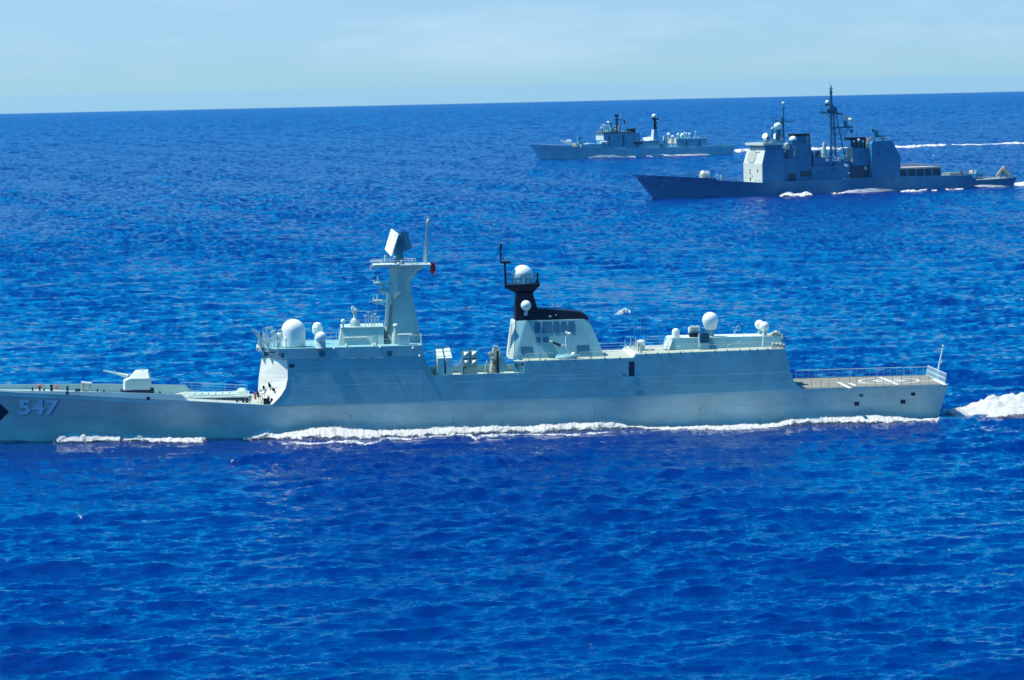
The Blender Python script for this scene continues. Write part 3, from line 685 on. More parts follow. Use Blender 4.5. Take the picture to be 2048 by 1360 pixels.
# funnel's front wall; the sun on it is put into a lighter paint
fp = MB().box(pa0.x-.75, pa0.x-.02, -3.2, 3.2, zf0, zft, .75-.12+.12, .9, -.6)
MB().loft([[(S.pt(1018, 712, -3.3).x, -3.3, zf0), (pa0.x-.02, -3.75, zf0), (pa0.x-.02, 3.75, zf0), (S.pt(1018, 712, -3.3).x, 3.3, zf0)], [(S.pt(1025, 641, -2).x, -2.1, zft-.02), (pb0.x-.02, -2.4, zft-.02), (pb0.x-.02, 2.4, zft-.02), (S.pt(1025, 641, -2).x, 2.1, zft-.02)]]).build('sunlit_tone_casing', 'light', FN)
fcl = MB(); rng = random.Random(5)
for i in range(14):
    y = 650+i*4.5; x = 1019+(712-y)*.09; q = S.pt(x, y, -2.9); fcl.box(q.x-.25, q.x+.02, -3, -2.6, q.z, q.z+.14)
fcl.build('step_irons', 'light', FN)
def up(x, y, v): return S.pt(x, y, v)
BT = MB(); vb = -2.3
poly = [(1031, 641.7), (1031.8, 610), (1033.6, 587), (1066, 586.5), (1070, 600), (1075.5, 618), (1120, 620.5), (1160, 624), (1168, 626.5), (1174, 632), (1177.5, 638.8)]
p = [up(x, y, vb) for x, y in poly]
tw = lambda q: max(1.3, 2.35-(q.z-zft)*.16)
n_ = len(p)
BT.add([(q.x, -tw(q), q.z) for q in p]+[(q.x, tw(q), q.z) for q in p], [tuple(range(n_)), tuple(range(2*n_-1, n_-1, -1))]+[(i, (i+1) % n_, n_+(i+1) % n_, n_+i) for i in range(n_)])
BTo = BT.build('funnel_top', 'black', FN)
bw = MB()
r0 = up(1033.6, 587, -1.6); r1 = up(1066, 586.5, -1.6); s0 = up(1010, 574.5, -1.6); s1 = up(1079.5, 570, -1.6); m0 = up(1021, 581, -1.6); m1 = up(1071, 579, -1.6)
bw.loft([[(r0.x, -1.3, r0.z), (r1.x, -1.3, r0.z), (r1.x, 1.3, r0.z), (r0.x, 1.3, r0.z)], [(m0.x, -1.8, m0.z), (m1.x, -1.8, m0.z), (m1.x, 1.8, m0.z), (m0.x, 1.8, m0.z)], [(s0.x, -2.1, s0.z), (s1.x, -2.1, s0.z+.1), (s1.x, 2.1, s0.z+.1), (s0.x, 2.1, s0.z)], [(s0.x, -2.1, s0.z+.3), (s1.x, -2.1, s0.z+.4), (s1.x, 2.1, s0.z+.4), (s0.x, 2.1, s0.z+.3)]])
bw.build('dome_platform', 'black', FN)
c = up(1045, 550.5, 0); k = S.k(c)
DM = MB().ball(c, 20.8*k, 36, 20, -90).lathe((c.x, 0, s0.z+.2), [(17*k, 0), (19.*k, .3), (19.5*k, (c.z-s0.z-.2)*.6)], 30).build('radar_dome', 'dome', ship, smooth=40, label='big white ball dome on top of the black funnel tower')
rl = MB(); zz = s0.z+.35
rails(rl, [(s0.x+.4, -2.05, zz), (s1.x-.1, -2.05, zz+.1)], 1.3, .55, .03, 2); rails(rl, [(s0.x+.4, 2.05, zz), (s1.x-.1, 2.05, zz+.1)], 1.3, .55, .03, 2); rl.build('guardrail', 'black', FN)
q = up(1047, 567, -2.15); MB().box(q.x-.12, q.x+.12, -2.25, -2.1, q.z, q.z+.75).box(q.x-.12, q.x+.3, -2.25, -2.1, q.z+.6, q.z+.75).build('lamp_post', 'dome', FN)
lp = MB().tube(up(1011.5, 577, 0), up(1009.5, 525, 0), 2.4*k, 2*k, 8).box(up(1001, 525, 0).x, up(1021, 525, 0).x, -.8, .8, up(1010, 526.5, 0).z, up(1010, 523, 0).z)
lp.tube(up(1001.5, 523, 0), up(1001, 492, 0), .12, .08, 6).tube(up(1001, 492, 0), up(1001, 475, 0), .03, .02, 5).tube(up(1009, 523, 0), up(1002.5, 508, 0), .05).ball(up(1001.5, 490.5, 0), .22, 10, 6).box(up(1000, 495, 0).x-.1, up(1003, 495, 0).x+.1, -.2, .2, up(1001, 497, 0).z, up(1001, 494, 0).z)
LP = lp.build('antenna_post', 'black', ship); q = up(1017.5, 521, 0); MB().ball(q, .22, 10, 6).tube(q, q+Vector((.1, 0, .6)), .03).build('small_antenna', 'light', LP)
MB().tube(up(1075, 570, 0), up(1074.7, 545, 0), .13).tube(up(1073, 570, 0), up(1076, 562, 0), .3).build('antenna_post', 'black', ship)
q = up(1052, 611, -3.3); c = q; MB().ball(c, 10.3*k, 26, 14, -80).build('radar_dome', 'dome', ship, smooth=40, label='small ball dome beside the black tower')
MB().lathe((c.x, c.y, up(1052, 629, -3.3).z), [(3*k, 0), (4*k, 9*k)], 10).box(c.x-.2, c.x+.2, -3.3, -1.8, up(1052, 630, -3.3).z-.1, up(1052, 627, -3.3).z).build('dome_bracket', 'side', ship)
MB().box(up(1098, 633, -2.6).x, up(1103, 633, -2.6).x, -2.6, -2.2, up(1098, 634, -2.6).z, up(1098, 631.5, -2.6).z).box(up(1111, 631, -2.6).x, up(1113, 631, -2.6).x, -2.6, -2.2, up(1111, 631, -2.6).z, up(1111, 629, -2.6).z).build('small_lamp', 'dome', FN)
for x0, y0, x1, y1 in ((1107, 617, 1121, 535), (1268, 680, 1268, 545), (1281, 686, 1281, 570)):
    a, b = S.pt(x0, y0, 0), S.pt(x1, y1, 0); MB().tube(a, b, .03, .012, 5).build('whip_antenna', 'c_mast', ship)

# ---- close-in gun on its drum by the funnel
c = S.gd(1133, 716, z3+.05); c = S.pt(1133, 714, -5.9); k = S.k(c)
CG = MB().lathe((c.x, -5.6, z3), [(22*k, 0), (22.5*k, 2*k), (21*k, 6*k), (16*k, 9*k)], 24).build('close_in_gun', 'side', ship, smooth=30)
cg = MB(); q = lambda x, y, v=-6.0: S.pt(x, y, v)
cg.loft([[q(1115, 718), q(1124, 718), q(1124, 718, -5), q(1115, 718, -5)], [q(1117, 712), q(1124, 712), q(1124, 712, -5), q(1117, 712, -5)]])
cg.tube(q(1120, 714), q(1123, 690), .2, .16).tube(q(1124.5, 714), q(1126.5, 690), .2, .16).loft([[q(1118, 693), q(1131, 693), q(1131, 693, -5.2), q(1118, 693, -5.2)], [q(1120, 687), q(1136, 687), q(1136, 687, -5.2), q(1120, 687, -5.2)]])
cg.tube(q(1133, 704), q(1132, 672), .13).tube(q(1135, 692), q(1137, 676), .1); cg.build('gun_mount', 'dome', CG)
MB().tube(q(1121, 691), q(1105, 684.5), 2.6*k, 2.2*k, 10).build('gun_barrels', 'dark', CG); MB().tube(q(1105.5, 684.7), q(1099, 681.5), 1.7*k, None, 8).build('muzzle', 'dome', CG)
MB().lathe(q(1131.5, 668), [(5.8*k, -.1), (5.8*k, .05), (3*k, .35), (1, .36)] if False else [(6.2*k, 0), (5.6*k, 2*k), (1.5*k, 4*k)], 16, (1, -.3, 0)).ball(q(1138, 667.5), 4.6*k, 14, 8, -90, .7).build('tracking_dish', 'dome', CG, smooth=50)
MB().ball(q(1147, 709, -6.4), .35, 10, 6).lathe(q(1147, 714, -6.4), [(.1, 0), (.1, .5)], 8).build('sight', 'dome', CG)
rr = MB(); rr2 = [(1027, 708, 1043, 710), (1052, 711.5, 1080, 710.5), (1081, 710.5, 1108, 709.5), (1159, 708, 1183, 707), (1184, 707, 1209, 706)]
for x0, y0, x1, y1 in rr2:
    a, b = S.pt(x0, y0+10, -7.2), S.pt(x1, y0+10, -7.2); a.z = b.z = z3; rails(rr, [a, b], .95, 2., .035, 2)
rails(rr, [S.pt(1208, 705, -3), S.pt(1228, 705, -3)], .1, 2, .03, 1)
a, b = S.pt(1190, 700, 4.5), S.pt(1250, 698, 4.5); a.z = b.z = z3; rails(rr, [a, b], 1.2, 2.4, .025, 3)
rr.build('guardrail', 'mast', ship)
# ---- front wall of the hangar and capsule raft
rf = MB(); zq = sv[4].z
q0, q1 = S.pt(1249, 703, 2), S.pt(1273, 709, -7.1)
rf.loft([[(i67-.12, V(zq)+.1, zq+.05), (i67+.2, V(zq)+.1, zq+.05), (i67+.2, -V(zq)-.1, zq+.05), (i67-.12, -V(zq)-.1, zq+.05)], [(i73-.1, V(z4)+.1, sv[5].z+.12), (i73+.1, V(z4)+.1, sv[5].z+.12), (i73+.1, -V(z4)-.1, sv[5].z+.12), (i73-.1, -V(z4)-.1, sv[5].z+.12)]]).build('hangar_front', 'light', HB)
c = S.pt(1282, 686, -1.5); k = S.k(c)
RFo = MB().lathe((c.x-7.5*k, -1.5, c.z), [(.01, 0), (4*k, .02), (6.6*k, .2), (6.9*k, 7.5*k), (6.6*k, 15*k-.25), (4*k, 15*k), (.01, 15*k)], 18, (1, 0, 0)).build('raft_canister', 'dome', ship, smooth=40)
ck = MB().box(c.x-.5, c.x+.5, -2.2, -.8, z4, c.z-6*k).box(c.x-.52, c.x-.42, -2.3, -.7, z4, c.z+.3); ck.build('raft_cradle', 'mast', RFo)
cc = MB(); rng = random.Random(3)
for i in range(9):
    q = S.pt(1252+i*2.6, 693-rng.uniform(0, 5), rng.uniform(-1, 3)); cc.tube((q.x, q.y, z4), (q.x+rng.uniform(-.4, .3), q.y, z4+rng.uniform(.6, 1.6)), .05)
q = S.pt(1281, 703, -5.5); cc.lathe((q.x, -5.5, z4), [(.25, 0), (.15, .5), (.12, .9)], 10)
for x in (1291, 1301): q = S.pt(x, 698, -2.5); cc.box(q.x, q.x+.5, -2.7, -2.3, z4+.05, z4+.25)
cc.build('deck_fitting', 'mast', ship)
# ---- raised deckhouse on the hangar roof
g0 = S.gd(1340, 701.5, sv[5].z+.05); vh = min(-3., max(-5.2, g0.y)); print('hangar house v', vh)
zh0, zh1 = sv[5].z-.05, S.pt(1345, 677, vh+.35).z
ha, hb_, hc, hd = S.pt(1337, 701, vh).x, S.pt(1567, 696, vh).x, S.pt(1344, 677, vh+.3).x, S.pt(1561, 672, vh+.3).x
zh1b = zh1-(zh1-S.pt(1560, 672.5, vh+.35).z)
hh = MB().loft([sym([(ha-.45, vh+1.6, zh0), (ha, vh, zh0), (hb_, vh, zh0)]), sym([(hc-.5, vh+1.9, zh1), (hc-.15, vh+.35, zh1), (hd, vh+.35, zh1b)])])
HH = hh.build('hangar_top_house', 'side', ship)
MB().loft([sym([(hc-.45, vh+2.0, zh1), (hc, vh+.5, zh1), (hd-.1, vh+.5, zh1b)]), sym([(hc-.45, vh+2.0, zh1+.06), (hc, vh+.5, zh1+.06), (hd-.1, vh+.5, zh1b+.06)])]).build('roof_deck', 'light', HH)
bvHH = BVHTree.FromPolygons([Vector(v) for v in hh.v], hh.f)
MB().loft([[S.pt(1330, 698, vh+.2), S.pt(1338, 700, vh-.06), S.pt(1345.5, 679, vh+.1), S.pt(1337, 677.5, vh+.5)], [S.pt(1330, 698, vh+.2)+Vector((0, 2.5, 0)), S.pt(1338, 700, vh-.06)+Vector((0, .3, 0)), S.pt(1345.5, 679, vh+.1)+Vector((0, .5, 0)), S.pt(1337, 677.5, vh+.5)+Vector((0, 2.5, 0))]]).build('sunlit_tone_casing', 'light', HH)  # lighter paint stands for sun on the slanted front facet
seam([(1350, 688), (1560, 682)], HH, bvHH, .4)
zt = (zh1+zh1b)/2
dome('radar_dome', 1351.5, 664, 7.6, 675, zt, cyl=True, v=-1.5)
c = S.pt(1420.5, 640, -1.); k = S.k(c)
RDm = MB().lathe((c.x, c.y, c.z), [(10*k, -19*k), (12.5*k, -14*k), (15.4*k, -4*k)]+[(16*k*cos(R(a)), 16*k*sin(R(a))) for a in range(0, 91, 9)], 30).build('radar_dome', 'dome', ship, smooth=40, label='largest white dome on the hangar roof')
MB().lathe((c.x, c.y, zt), [(7.5*k, 0), (7*k, 1), (9.5*k, c.z-19*k-zt)], 16).build('pedestal', 'side', RDm, smooth=40)
dome('radar_dome', 1519, 649, 9.5, 668, zt, v=1.2, ped=.4, mat='dome'); dome('radar_dome', 1528.5, 653, 9.8, 672, zt, v=-1.4, ped=.5)
q = S.pt(1528.5, 653, -2.2)
# decoy launchers: rows of tubes
def rack(x0, x1, y0, y1, v, par_v, cols, rows, mat, zbase, dark=False):
    a, b = S.pt(x0, y1, v), S.pt(x1, y1, v); h = S.pt(x0, y0, v).z-a.z; w_ = (b.x-a.x)/cols
    o = MB().box(a.x-.08, b.x+.08, v+.25, v+1.3, a.z, a.z+h*.95).box((a.x+b.x)/2-.4, (a.x+b.x)/2+.4, v+.2, v+1, zbase, a.z).build('decoy_launcher', mat, ship)
    t = MB()
    for r in range(rows):
        for i in range(cols):
            u = a.x+(i+.5)*w_; z = a.z+h*(r+.3)/rows
            t.lathe((u, v+.35, z), [(w_*.42, -.3), (w_*.42, .55), (w_*.3, .55), (w_*.3, .3)], 8, (0, -.55, .83))
    t.build('launch_tube', mat, o, kind='stuff'); return o
rack(1379.5, 1399.5, 655, 666, -1.8, 0, 5, 2, 'dome', zt); rack(1381, 1399.5, 667, 674, -2.1, 0, 5, 1, 'dark', zt)
rack(1401.5, 1418.5, 667, 684, vh-.9, 0, 5, 3, 'louver', z4+.1)
q0, q1 = S.pt(1401, 700, vh-.8), S.pt(1418, 700, vh-.8); MB().box(q0.x, q1.x, vh-1.1, vh-.1, z4, S.pt(1401, 686, vh-.8).z).build('launcher_pedestal', 'side', ship)
MB().box(S.pt(1397, 690, vh-.9).x, S.pt(1399.5, 690, vh-.9).x, vh-1, vh-.7, S.pt(1397, 694, vh-.9).z, S.pt(1397, 668, vh-.9).z).build('launcher_strut', 'dome', ship)
mm = MB(); q0 = S.pt(1469.5, 676, 0); mm.tube(q0, S.pt(1469.5, 659, 0), .06)
for i in range(8):
    a_ = 2*pi*i/8; p_ = S.pt(1476, 656, 0)
    mm.tube(p_+Vector((cos(a_)*.28, 0, sin(a_)*.28)), p_+Vector((cos(a_+pi/4)*.28, 0, sin(a_+pi/4)*.28)), .035)
mm.tube(S.pt(1469.5, 660, 0), S.pt(1480, 660, 0), .03).tube(S.pt(1487, 672, 0), S.pt(1487, 667, 0), .06).tube(S.pt(1483, 667.5, 0), S.pt(1491, 667, 0), .05)
mm.build('small_antenna', 'light', ship)
MB().tube(S.pt(1525, 696, -5), S.pt(1528.5, 653, -5), .12, .09).build('pole', 'dome', ship)
cr_ = MB(); rng = random.Random(21)
for i in range(20):
    q = S.pt(1542+i, 671-7*sin(i/6)+i*.1, -1.5+rng.uniform(-1, 1)); cr_.ball(q, rng.uniform(.18, .36), 8, 5); cr_.tube(q, q+Vector((.2, 0, -.7)), .06)
for i in range(16):
    q = S.pt(1545+i*1.5, 694-rng.uniform(0, 6), -6.2); cr_.ball(q, rng.uniform(.12, .3), 8, 5)
q = S.pt(1549, 696, -6.5); cr_.box(q.x-.5, q.x+.4, -6.7, -6.2, z4, z4+.45, .1, .1)
cr_.tube(S.pt(1563, 668, -1), S.pt(1567, 694, -2), .1); cr_.build('hose_and_floodlight_rig', 'khaki', ship)
for x, y in ((1353, 694), (1400, 689), (1455, 690), (1475, 684)):
    q = S.pt(x, y, vh-.3); MB().tube(q, S.pt(x+6, y-1, vh-.3), .04).tube(q, S.pt(x, y+5, vh-.3), .04).build('grab_rail', 'light', HH)
rr = MB(); a, b = S.pt(1300, 712, -7.1), S.pt(1566, 702, -7.1); a.z = sv[5].z+.04; b.z = sv[6].z+.04; rails(rr, [a, b], .9, 2.1, .022, 2); a2, b2 = S.pt(1290, 700, 6.9), S.pt(1566, 692, 6.9); a2.z = a.z; b2.z = b.z; rails(rr, [a2, b2], .9, 2.1, .022, 2); rr.build('guardrail', 'mast', ship)
stn = MB()
for x, y in ((1058, 724), (1091, 724), (1120, 723), (1150, 722), (1180, 721), (1210, 720.5), (1240, 719.5), (1292, 711), (1315, 710.5), (1338, 710), (1361, 709), (1384, 708), (1430, 706.5), (1455, 705), (1480, 704), (1500, 703.5), (1515, 703), (1536, 702)):
    q = S.pt(x, y-3, SA-.02, SB); stn.box(q.x-.04, q.x+.04, q.y+.0, q.y+.1, q.z-.35, q.z+.25)
stn.build('rail_stanchion', 'dark', ship)

# ---- flight deck
zs = lambda u: zk1(u)
u0 = S.pt(1589, 763, SA, SB).x; fd = MB(); n = 30; vs = []
for i in range(n+1):
    u = u0+(L1-.15-u0)*i/n; h = hbk1(u)-.12; z = zk1(u)+.09
    vs += [(u, -h, z), (u, h, z)]
fd.add(vs, [(2*i, 2*i+2, 2*i+3, 2*i+1) for i in range(n)]); FD = fd.build('flight_deck', 'flight', ship)
def mark(pts, w_=.3, closed=False, name='deck_marking'):
    mb = MB(); P_ = list(pts)+([pts[0]] if closed else [])
    for (a, b), (c, d) in zip(P_[:-1], P_[1:]):
        t = Vector((c-a, d-b)); 
        if t.length < 1e-4: continue
        t.normalize(); nx_, ny_ = -t.y*w_/2, t.x*w_/2; e = t*(w_*.15)
        q = [(a-e.x+nx_, b-e.y+ny_), (c+e.x+nx_, d+e.y+ny_), (c+e.x-nx_, d+e.y-ny_), (a-e.x-nx_, b-e.y-ny_)]
        mb.add([(x, y, zk1(x)+.105) for x, y in q], [(0, 1, 2, 3)])
    return mb.build(name, 'white', FD)
G = lambda x, y: (lambda p: (p.x, p.y))(S.gd(x, y, 5.3))
def ell(cx_, cy_, rx, ry, n=40): return [G(cx_+rx*cos(2*pi*i/n), cy_+ry*sin(2*pi*i/n)-.022*rx*cos(2*pi*i/n)) for i in range(n)]
g0 = S.gd(1778, 763, zk1(122)); ctr = (g0.x, 0); print('circle centre', g0)
mark([(ctr[0]+4.1*cos(2*pi*i/40), 4.6*sin(2*pi*i/40)) for i in range(40)], .32, True)
mark([(ctr[0]+1.9*cos(2*pi*i/24), 2.2*sin(2*pi*i/24)) for i in range(24)], .55, True)
mark([(ctr[0]-2.2, -.2), (ctr[0]+2.5, .2)], .5)
mark([(ctr[0]+.1, -6.3), (ctr[0]-.2, 6)], .5)
def mk(x0, y0, x1, y1, w_): 
    a, b = S.gd(x0, y0, 5.0), S.gd(x1, y1, 5.0); return mark([(a.x, a.y), (b.x, b.y)], w_)
mk(1676, 762, 1700, 774, .5); mk(1698, 764, 1711, 769, .5); mk(1866, 756.5, 1890, 767.5, .5); mk(1602, 770, 1648, 768, .22); mk(1712, 764, 1735, 765, .4); mk(1838, 760, 1862, 759.5, .4); mk(1600, 764, 1862, 757.5, .2) if False else None
nr = MB()   # folded-up safety nets on the far side
for i, (x0, x1) in enumerate(((1592, 1644), (1645, 1698.5), (1700, 1752), (1754, 1806), (1808, 1859))):
    a, b = S.gd(x0, 761.5-(x0-1592)*.019, 5.2), S.gd(x1, 761.5-(x1-1592)*.019, 5.2)
    vv = hbk1(a.x)-.1; a = Vector((S.pt(x0, 750, vv).x, vv, zk1(a.x)+.1)); b = Vector((S.pt(x1, 750, vv).x, vv, zk1(b.x)+.1))
    m_ = MB(); h_ = 1.15
    for j in range(5): p_ = a.lerp(b, j/4); m_.tube(p_, p_+Vector((0, 0, h_)), .022, None, 5)
    m_.tube(a+Vector((0, 0, h_)), b+Vector((0, 0, h_)), .05, None, 5); m_.tube(a+Vector((0, 0, h_*.5)), b+Vector((0, 0, h_*.5)), .018, None, 5); m_.tube(a+Vector((0, 0, .05)), b+Vector((0, 0, .05)), .05, None, 5)
    m_.build('safety_net', 'mast', ship)
for i, (x0, x1) in enumerate(((1602, 1622), (1622, 1641), (1641, 1657), (1657, 1677), (1677, 1698), (1698, 1712), (1712, 1732), (1732, 1750), (1750, 1766), (1766, 1784), (1784, 1803), (1803, 1822), (1822, 1840), (1840, 1858), (1858, 1876))):
    a, b = S.pt(x0, 770, -7.6), S.pt(x1, 770, -7.6); h0 = hbk1(a.x); a = Vector((a.x, -h0-.05, zk1(a.x)+.1)); b = Vector((b.x, -hbk1(b.x)-.05, zk1(b.x)+.1))
    m_ = MB().tube(a, a+Vector((0, -.15, 1.25)), .028, None, 5)
    if i in (2, 9): m_.tube(a-Vector((0, .1, .1)), b-Vector((0, .1, .1)), .04, None, 5)
    m_.build('net_post', 'c_mast', ship)
sr = MB(); us_ = L1-.25
n = 19
for i in range(n+1):
    v_ = -6.9+13.8*i/n; bulge = 1.1*(1-(v_/6.9)**2)*.5
    b_ = Vector((us_-.2+bulge*.0, v_, zk1(L1)+.1)); sr.tube(b_, b_+Vector((.25, 0, 1.35)), .045, None, 5)
for h_ in (.1, .7, 1.35): sr.tube((us_-.2+.25*h_/1.35, -6.9, zk1(L1)+.1+h_), (us_-.2+.25*h_/1.35, 6.9, zk1(L1)+.1+h_), .05, None, 5)
sr.build('stern_rail', 'launch', ship)
fs0 = S.pt(1876, 742, 2.); fs1 = S.pt(1886, 692, 2.)
fsm = MB().tube((fs0.x, 2, zk1(L1)), fs0, .2, .18).tube(fs0, fs1, .17, .08).ball(fs1, .16, 10, 6).tube(S.pt(1872, 752, 2), S.pt(1879, 726, 2), .05)
q = S.pt(1882.5, 724, 2.); fsm.ball(q, .22, 8, 6); fsm.build('ensign_staff', 'launch', ship)
# ---- hull marks
for y0, y1, x0, x1 in ((826, 815, 600, 1240), (815, 800, 1240, 1860)):
    for i in range(6):
        xa, xb = x0+(x1-x0)*i/6, x0+(x1-x0)*(i+.96)/6; ya, yb_ = y0+(y1-y0)*i/6, y0+(y1-y0)*(i+.96)/6
        S.decal(bvh1, 'plate_seam', 'mast', [(xa, ya), (xb, yb_), (xb, yb_+.3), (xa, ya+.3)], HULL, 6, 1, .03)
for x, y, w_, h_ in ((905, 838, 2.2, 9), (1190, 826, 2, 12), (1400, 818, 2.2, 10), (1610, 800, 1.8, 9), (700, 832, 2, 10)): S.rect(bvh1, 'scupper_stain', 'khaki', x, y, x+w_*.5, y+h_, HULL, off=.025)
for x, y in ((905, 836), (1190, 824), (1400, 816), (1610, 798), (700, 830), (470, 830), (330, 826)): S.rect(bvh1, 'scupper', 'dark', x-.6, y, x+1.8, y+1.6, HULL, off=.05)
for x0, y0, x1, y1, mt in ((1718.5, 788, 1726.5, 793.5, 'louver'), (1708.5, 803.5, 1718, 811.5, 'dark'), (1801, 799.5, 1811, 807.5, 'dark'), (1822, 785, 1830.5, 791.5, 'dark')):
    S.rect(bvh1, 'hull_port', mt, x0, y0, x1, y1, HULL)
for x, y in ((136.5, 786), (298, 796)):
    for dx, mt in ((-2.5, 'dark'), (2, 'launch')): S.rect(bvh1, 'fairlead', mt, x+dx-2.2, y-3, x+dx+2.2, y+3.5, HULL, off=.05 if mt == 'dark' else .06)
    S.rect(bvh1, 'fairlead', 'dark', x-1, y-1.5, x+2.5, y+2.5, HULL, off=.08)
S.text(bvh1, 'hull_number_shadow', 'numshade', '547', 39.2, 799.5, 119.7, 830.5, HULL, off=.05, bold=.030, slope=.006)
S.text(bvh1, 'hull_number', 'number', '547', 37.3, 798, 117.8, 829, HULL, off=.09, bold=.030, slope=.006)
S.decal(bvh1, 'anchor_recess', 'dark', [(-14, 815), (2, 808), (18, 823.5), (-4, 846)], HULL, 4, 4, .05)
# ---- gun turret on the foredeck
vt_ = -2.2; q = lambda x, y, v=vt_: S.pt(x, y, v)
gz = zd1(q(272, 780).x)
tr = [[], []]
z0_, z1_, z2_, z3_ = q(272, 780).z, q(272, 757.5).z, q(272, 755).z, q(272, 743.6).z
zb_ = q(250, 762).z
T = MB().loft([sym([(q(245, 778).x, -1.0, z0_), (q(250, 780).x, vt_, z0_), (q(299, 779).x, vt_, z0_), (q(300, 779).x, -1.2, z0_)]),
               sym([(q(245.5, 762).x, -1.0, zb_), (q(250.5, 762).x, vt_, zb_), (q(299, 762).x, vt_, zb_), (q(300, 762).x, -1.2, zb_)]),
               sym([(q(256, 755.8).x, -1.0, z1_), (q(259, 755.8).x, vt_, z1_), (q(298.5, 755.8).x, vt_, z1_), (q(299, 755.8).x, -1.2, z1_)]),
               sym([(q(269, 744).x, -.7, z3_), (q(273, 744).x, -1.25, z3_), (q(294.5, 744).x, -1.25, z3_), (q(295, 744).x, -.7, z3_)])])
TU = T.build('gun_turret', 'light', ship)
MB().lathe((q(273, 780).x, 0, gz), [(2.3, 0), (2.3, z0_-gz)], 24).build('turret_ring', 'dark', TU)
g1, g2 = S.pt(256, 752.5, 0), S.pt(207, 741, 0)
MB().tube(g1, g1.lerp(g2, .45), .30, .17, 10).tube(g1.lerp(g2, .45), g2, .13, .10, 8).tube(g1.lerp(g2, .5)+Vector((0, 0, .12)), g1.lerp(g2, .56)+Vector((0, 0, .28)), .08).tube(g2, g2.lerp(g1, .04), .15).build('gun_barrel', 'light', TU, smooth=40)
MB().box(S.pt(258, 750, -.6).x, S.pt(261, 750, -.6).x, -.7, -.3, S.pt(258, 751, -.6).z, S.pt(258, 747.5, -.6).z).box(q(283, 744, -.5).x, q(288, 744, -.5).x, -.6, 0, z3_, z3_+.15).build('turret_sight', 'launch', TU)
# rocket launcher with six short tubes
rq = lambda x, y, v=-1.6: S.pt(x, y, v)
RL = MB().tube((rq(172, 780).x, -1.6, zd1(12)), (rq(172, 780).x, -1.6, rq(172, 774).z), .35).box(rq(163, 780).x, rq(183, 780).x, -2.1, -1.1, rq(172, 781).z, rq(172, 778.5).z).build('rocket_launcher', 'khaki', ship)
for r in range(3):
    for c_ in range(2):
        a, b = rq(162, 765.2+r*5, -2+c_*.9), rq(183.5, 767.6+r*5, -2+c_*.9); MB().tube(a, b, .19, None, 10).build('rocket_tube', 'white', RL)
cc = MB(); 
for x in (165, 179): cc.box(rq(x, 770).x, rq(x+1.3, 770).x, -2.4, -.8, rq(x, 780).z, rq(x, 765.5).z)
cc.build('tube_clamp', 'khaki', RL)
def hose(x, y, r_, v, mat='orange'):
    c = S.pt(x, y, v); k = S.k(c); N_ = 14; mb = MB(); ringp = []
    for i in range(N_):
        a_, b_ = 2*pi*i/N_, 2*pi*(i+1)/N_
        mb.tube(c+Vector((cos(a_)*r_*k, 0, sin(a_)*r_*k)), c+Vector((cos(b_)*r_*k, 0, sin(b_)*r_*k)), .09, None, 6)
    return mb.build('life_ring', mat, ship)
hose(79.5, 773, 3.6, hbk1(8)-.4); hose(113, 774, 3., hbk1(11)-.5)
wn = MB()
for x, y, w_, h_ in ((65, 777, 5, 4), (79.5, 775, 5, 5), (103, 774, 8, 9), (135, 775, 6, 5), (195, 780, 4, 4), (208, 781, 4, 4), (155, 779, 14, 2.5), (320, 784, 5, 2), (88, 778, 5, 3)):
    a = S.pt(x, y+h_/2, 1.2); k = S.k(a); wn.lathe((a.x, 1.2, zd1(a.x)), [(w_*k*.5, 0), (w_*k*.4, .2), (w_*k*.35, (a.z+h_*k-zd1(a.x))*.8), (w_*k*.45, a.z+h_*k-zd1(a.x))], 10)
wn.build('mooring_bitts', 'dark', ship)
# ---- missile deck: raised platform, hatches, rails
ma, mb_ = S.pt(364, 793, -3.5).x, S.pt(497, 793, -3.5).x; zz = zk1(30); zv = S.pt(430, 794.5, -3.6).z
VL = MB().box(ma, mb_, -3.6, 5.2, zz-.1, zv).build('missile_deck', 'deck', ship)
MB().box(ma-.1, mb_-.3, -3.75, -3.55, zv-.12, zv+.06).build('platform_edge', 'white', VL)
for i in range(8):
    for j in range(2):
        u = ma+.8+i*.95; v_ = -1.4+j*2.6; MB().box(u, u+.8, v_, v_+2.2, zv+.002, zv+.16, .04, .04).build('missile_hatch', 'mast', VL)
a = S.pt(470, 786, 1).x; MB().box(a, a+1.8, -2.4, 4.2, zv, zv+.55, .5, .4).build('hatch_coaming', 'mast', VL)
dk = MB(); rng = random.Random(6)
for x, y, w_, h_ in ((391, 804, 5, 2.5), (404, 804, 5, 2.5), (472, 802, 4, 9), (484, 803, 5, 14), (491, 803, 6, 13)):
    a = S.pt(x, y+h_/2, -5.6); k = S.k(a); dk.box(a.x, a.x+w_*k, -5.8, -5.0, a.z-.2, a.z+h_*k, .03, .03)
dk.build('mooring_bitts', 'dark', ship)
gr = MB()
a, b = S.pt(368, 800, -7.3), S.pt(500, 806, -7.7); a.z, b.z = zk1(a.x)+.05, zk1(b.x)+.05; rails(gr, [a, b], .9, 3.2, .02, 2)
a, b = S.pt(362, 785, 7.3), S.pt(494, 790, 7.6); a.z, b.z = zk1(a.x)+.05, zk1(b.x)+.05; rails(gr, [a, b], 1.2, 1.4, .03, 3); gr.build('guardrail', 'mast', ship)
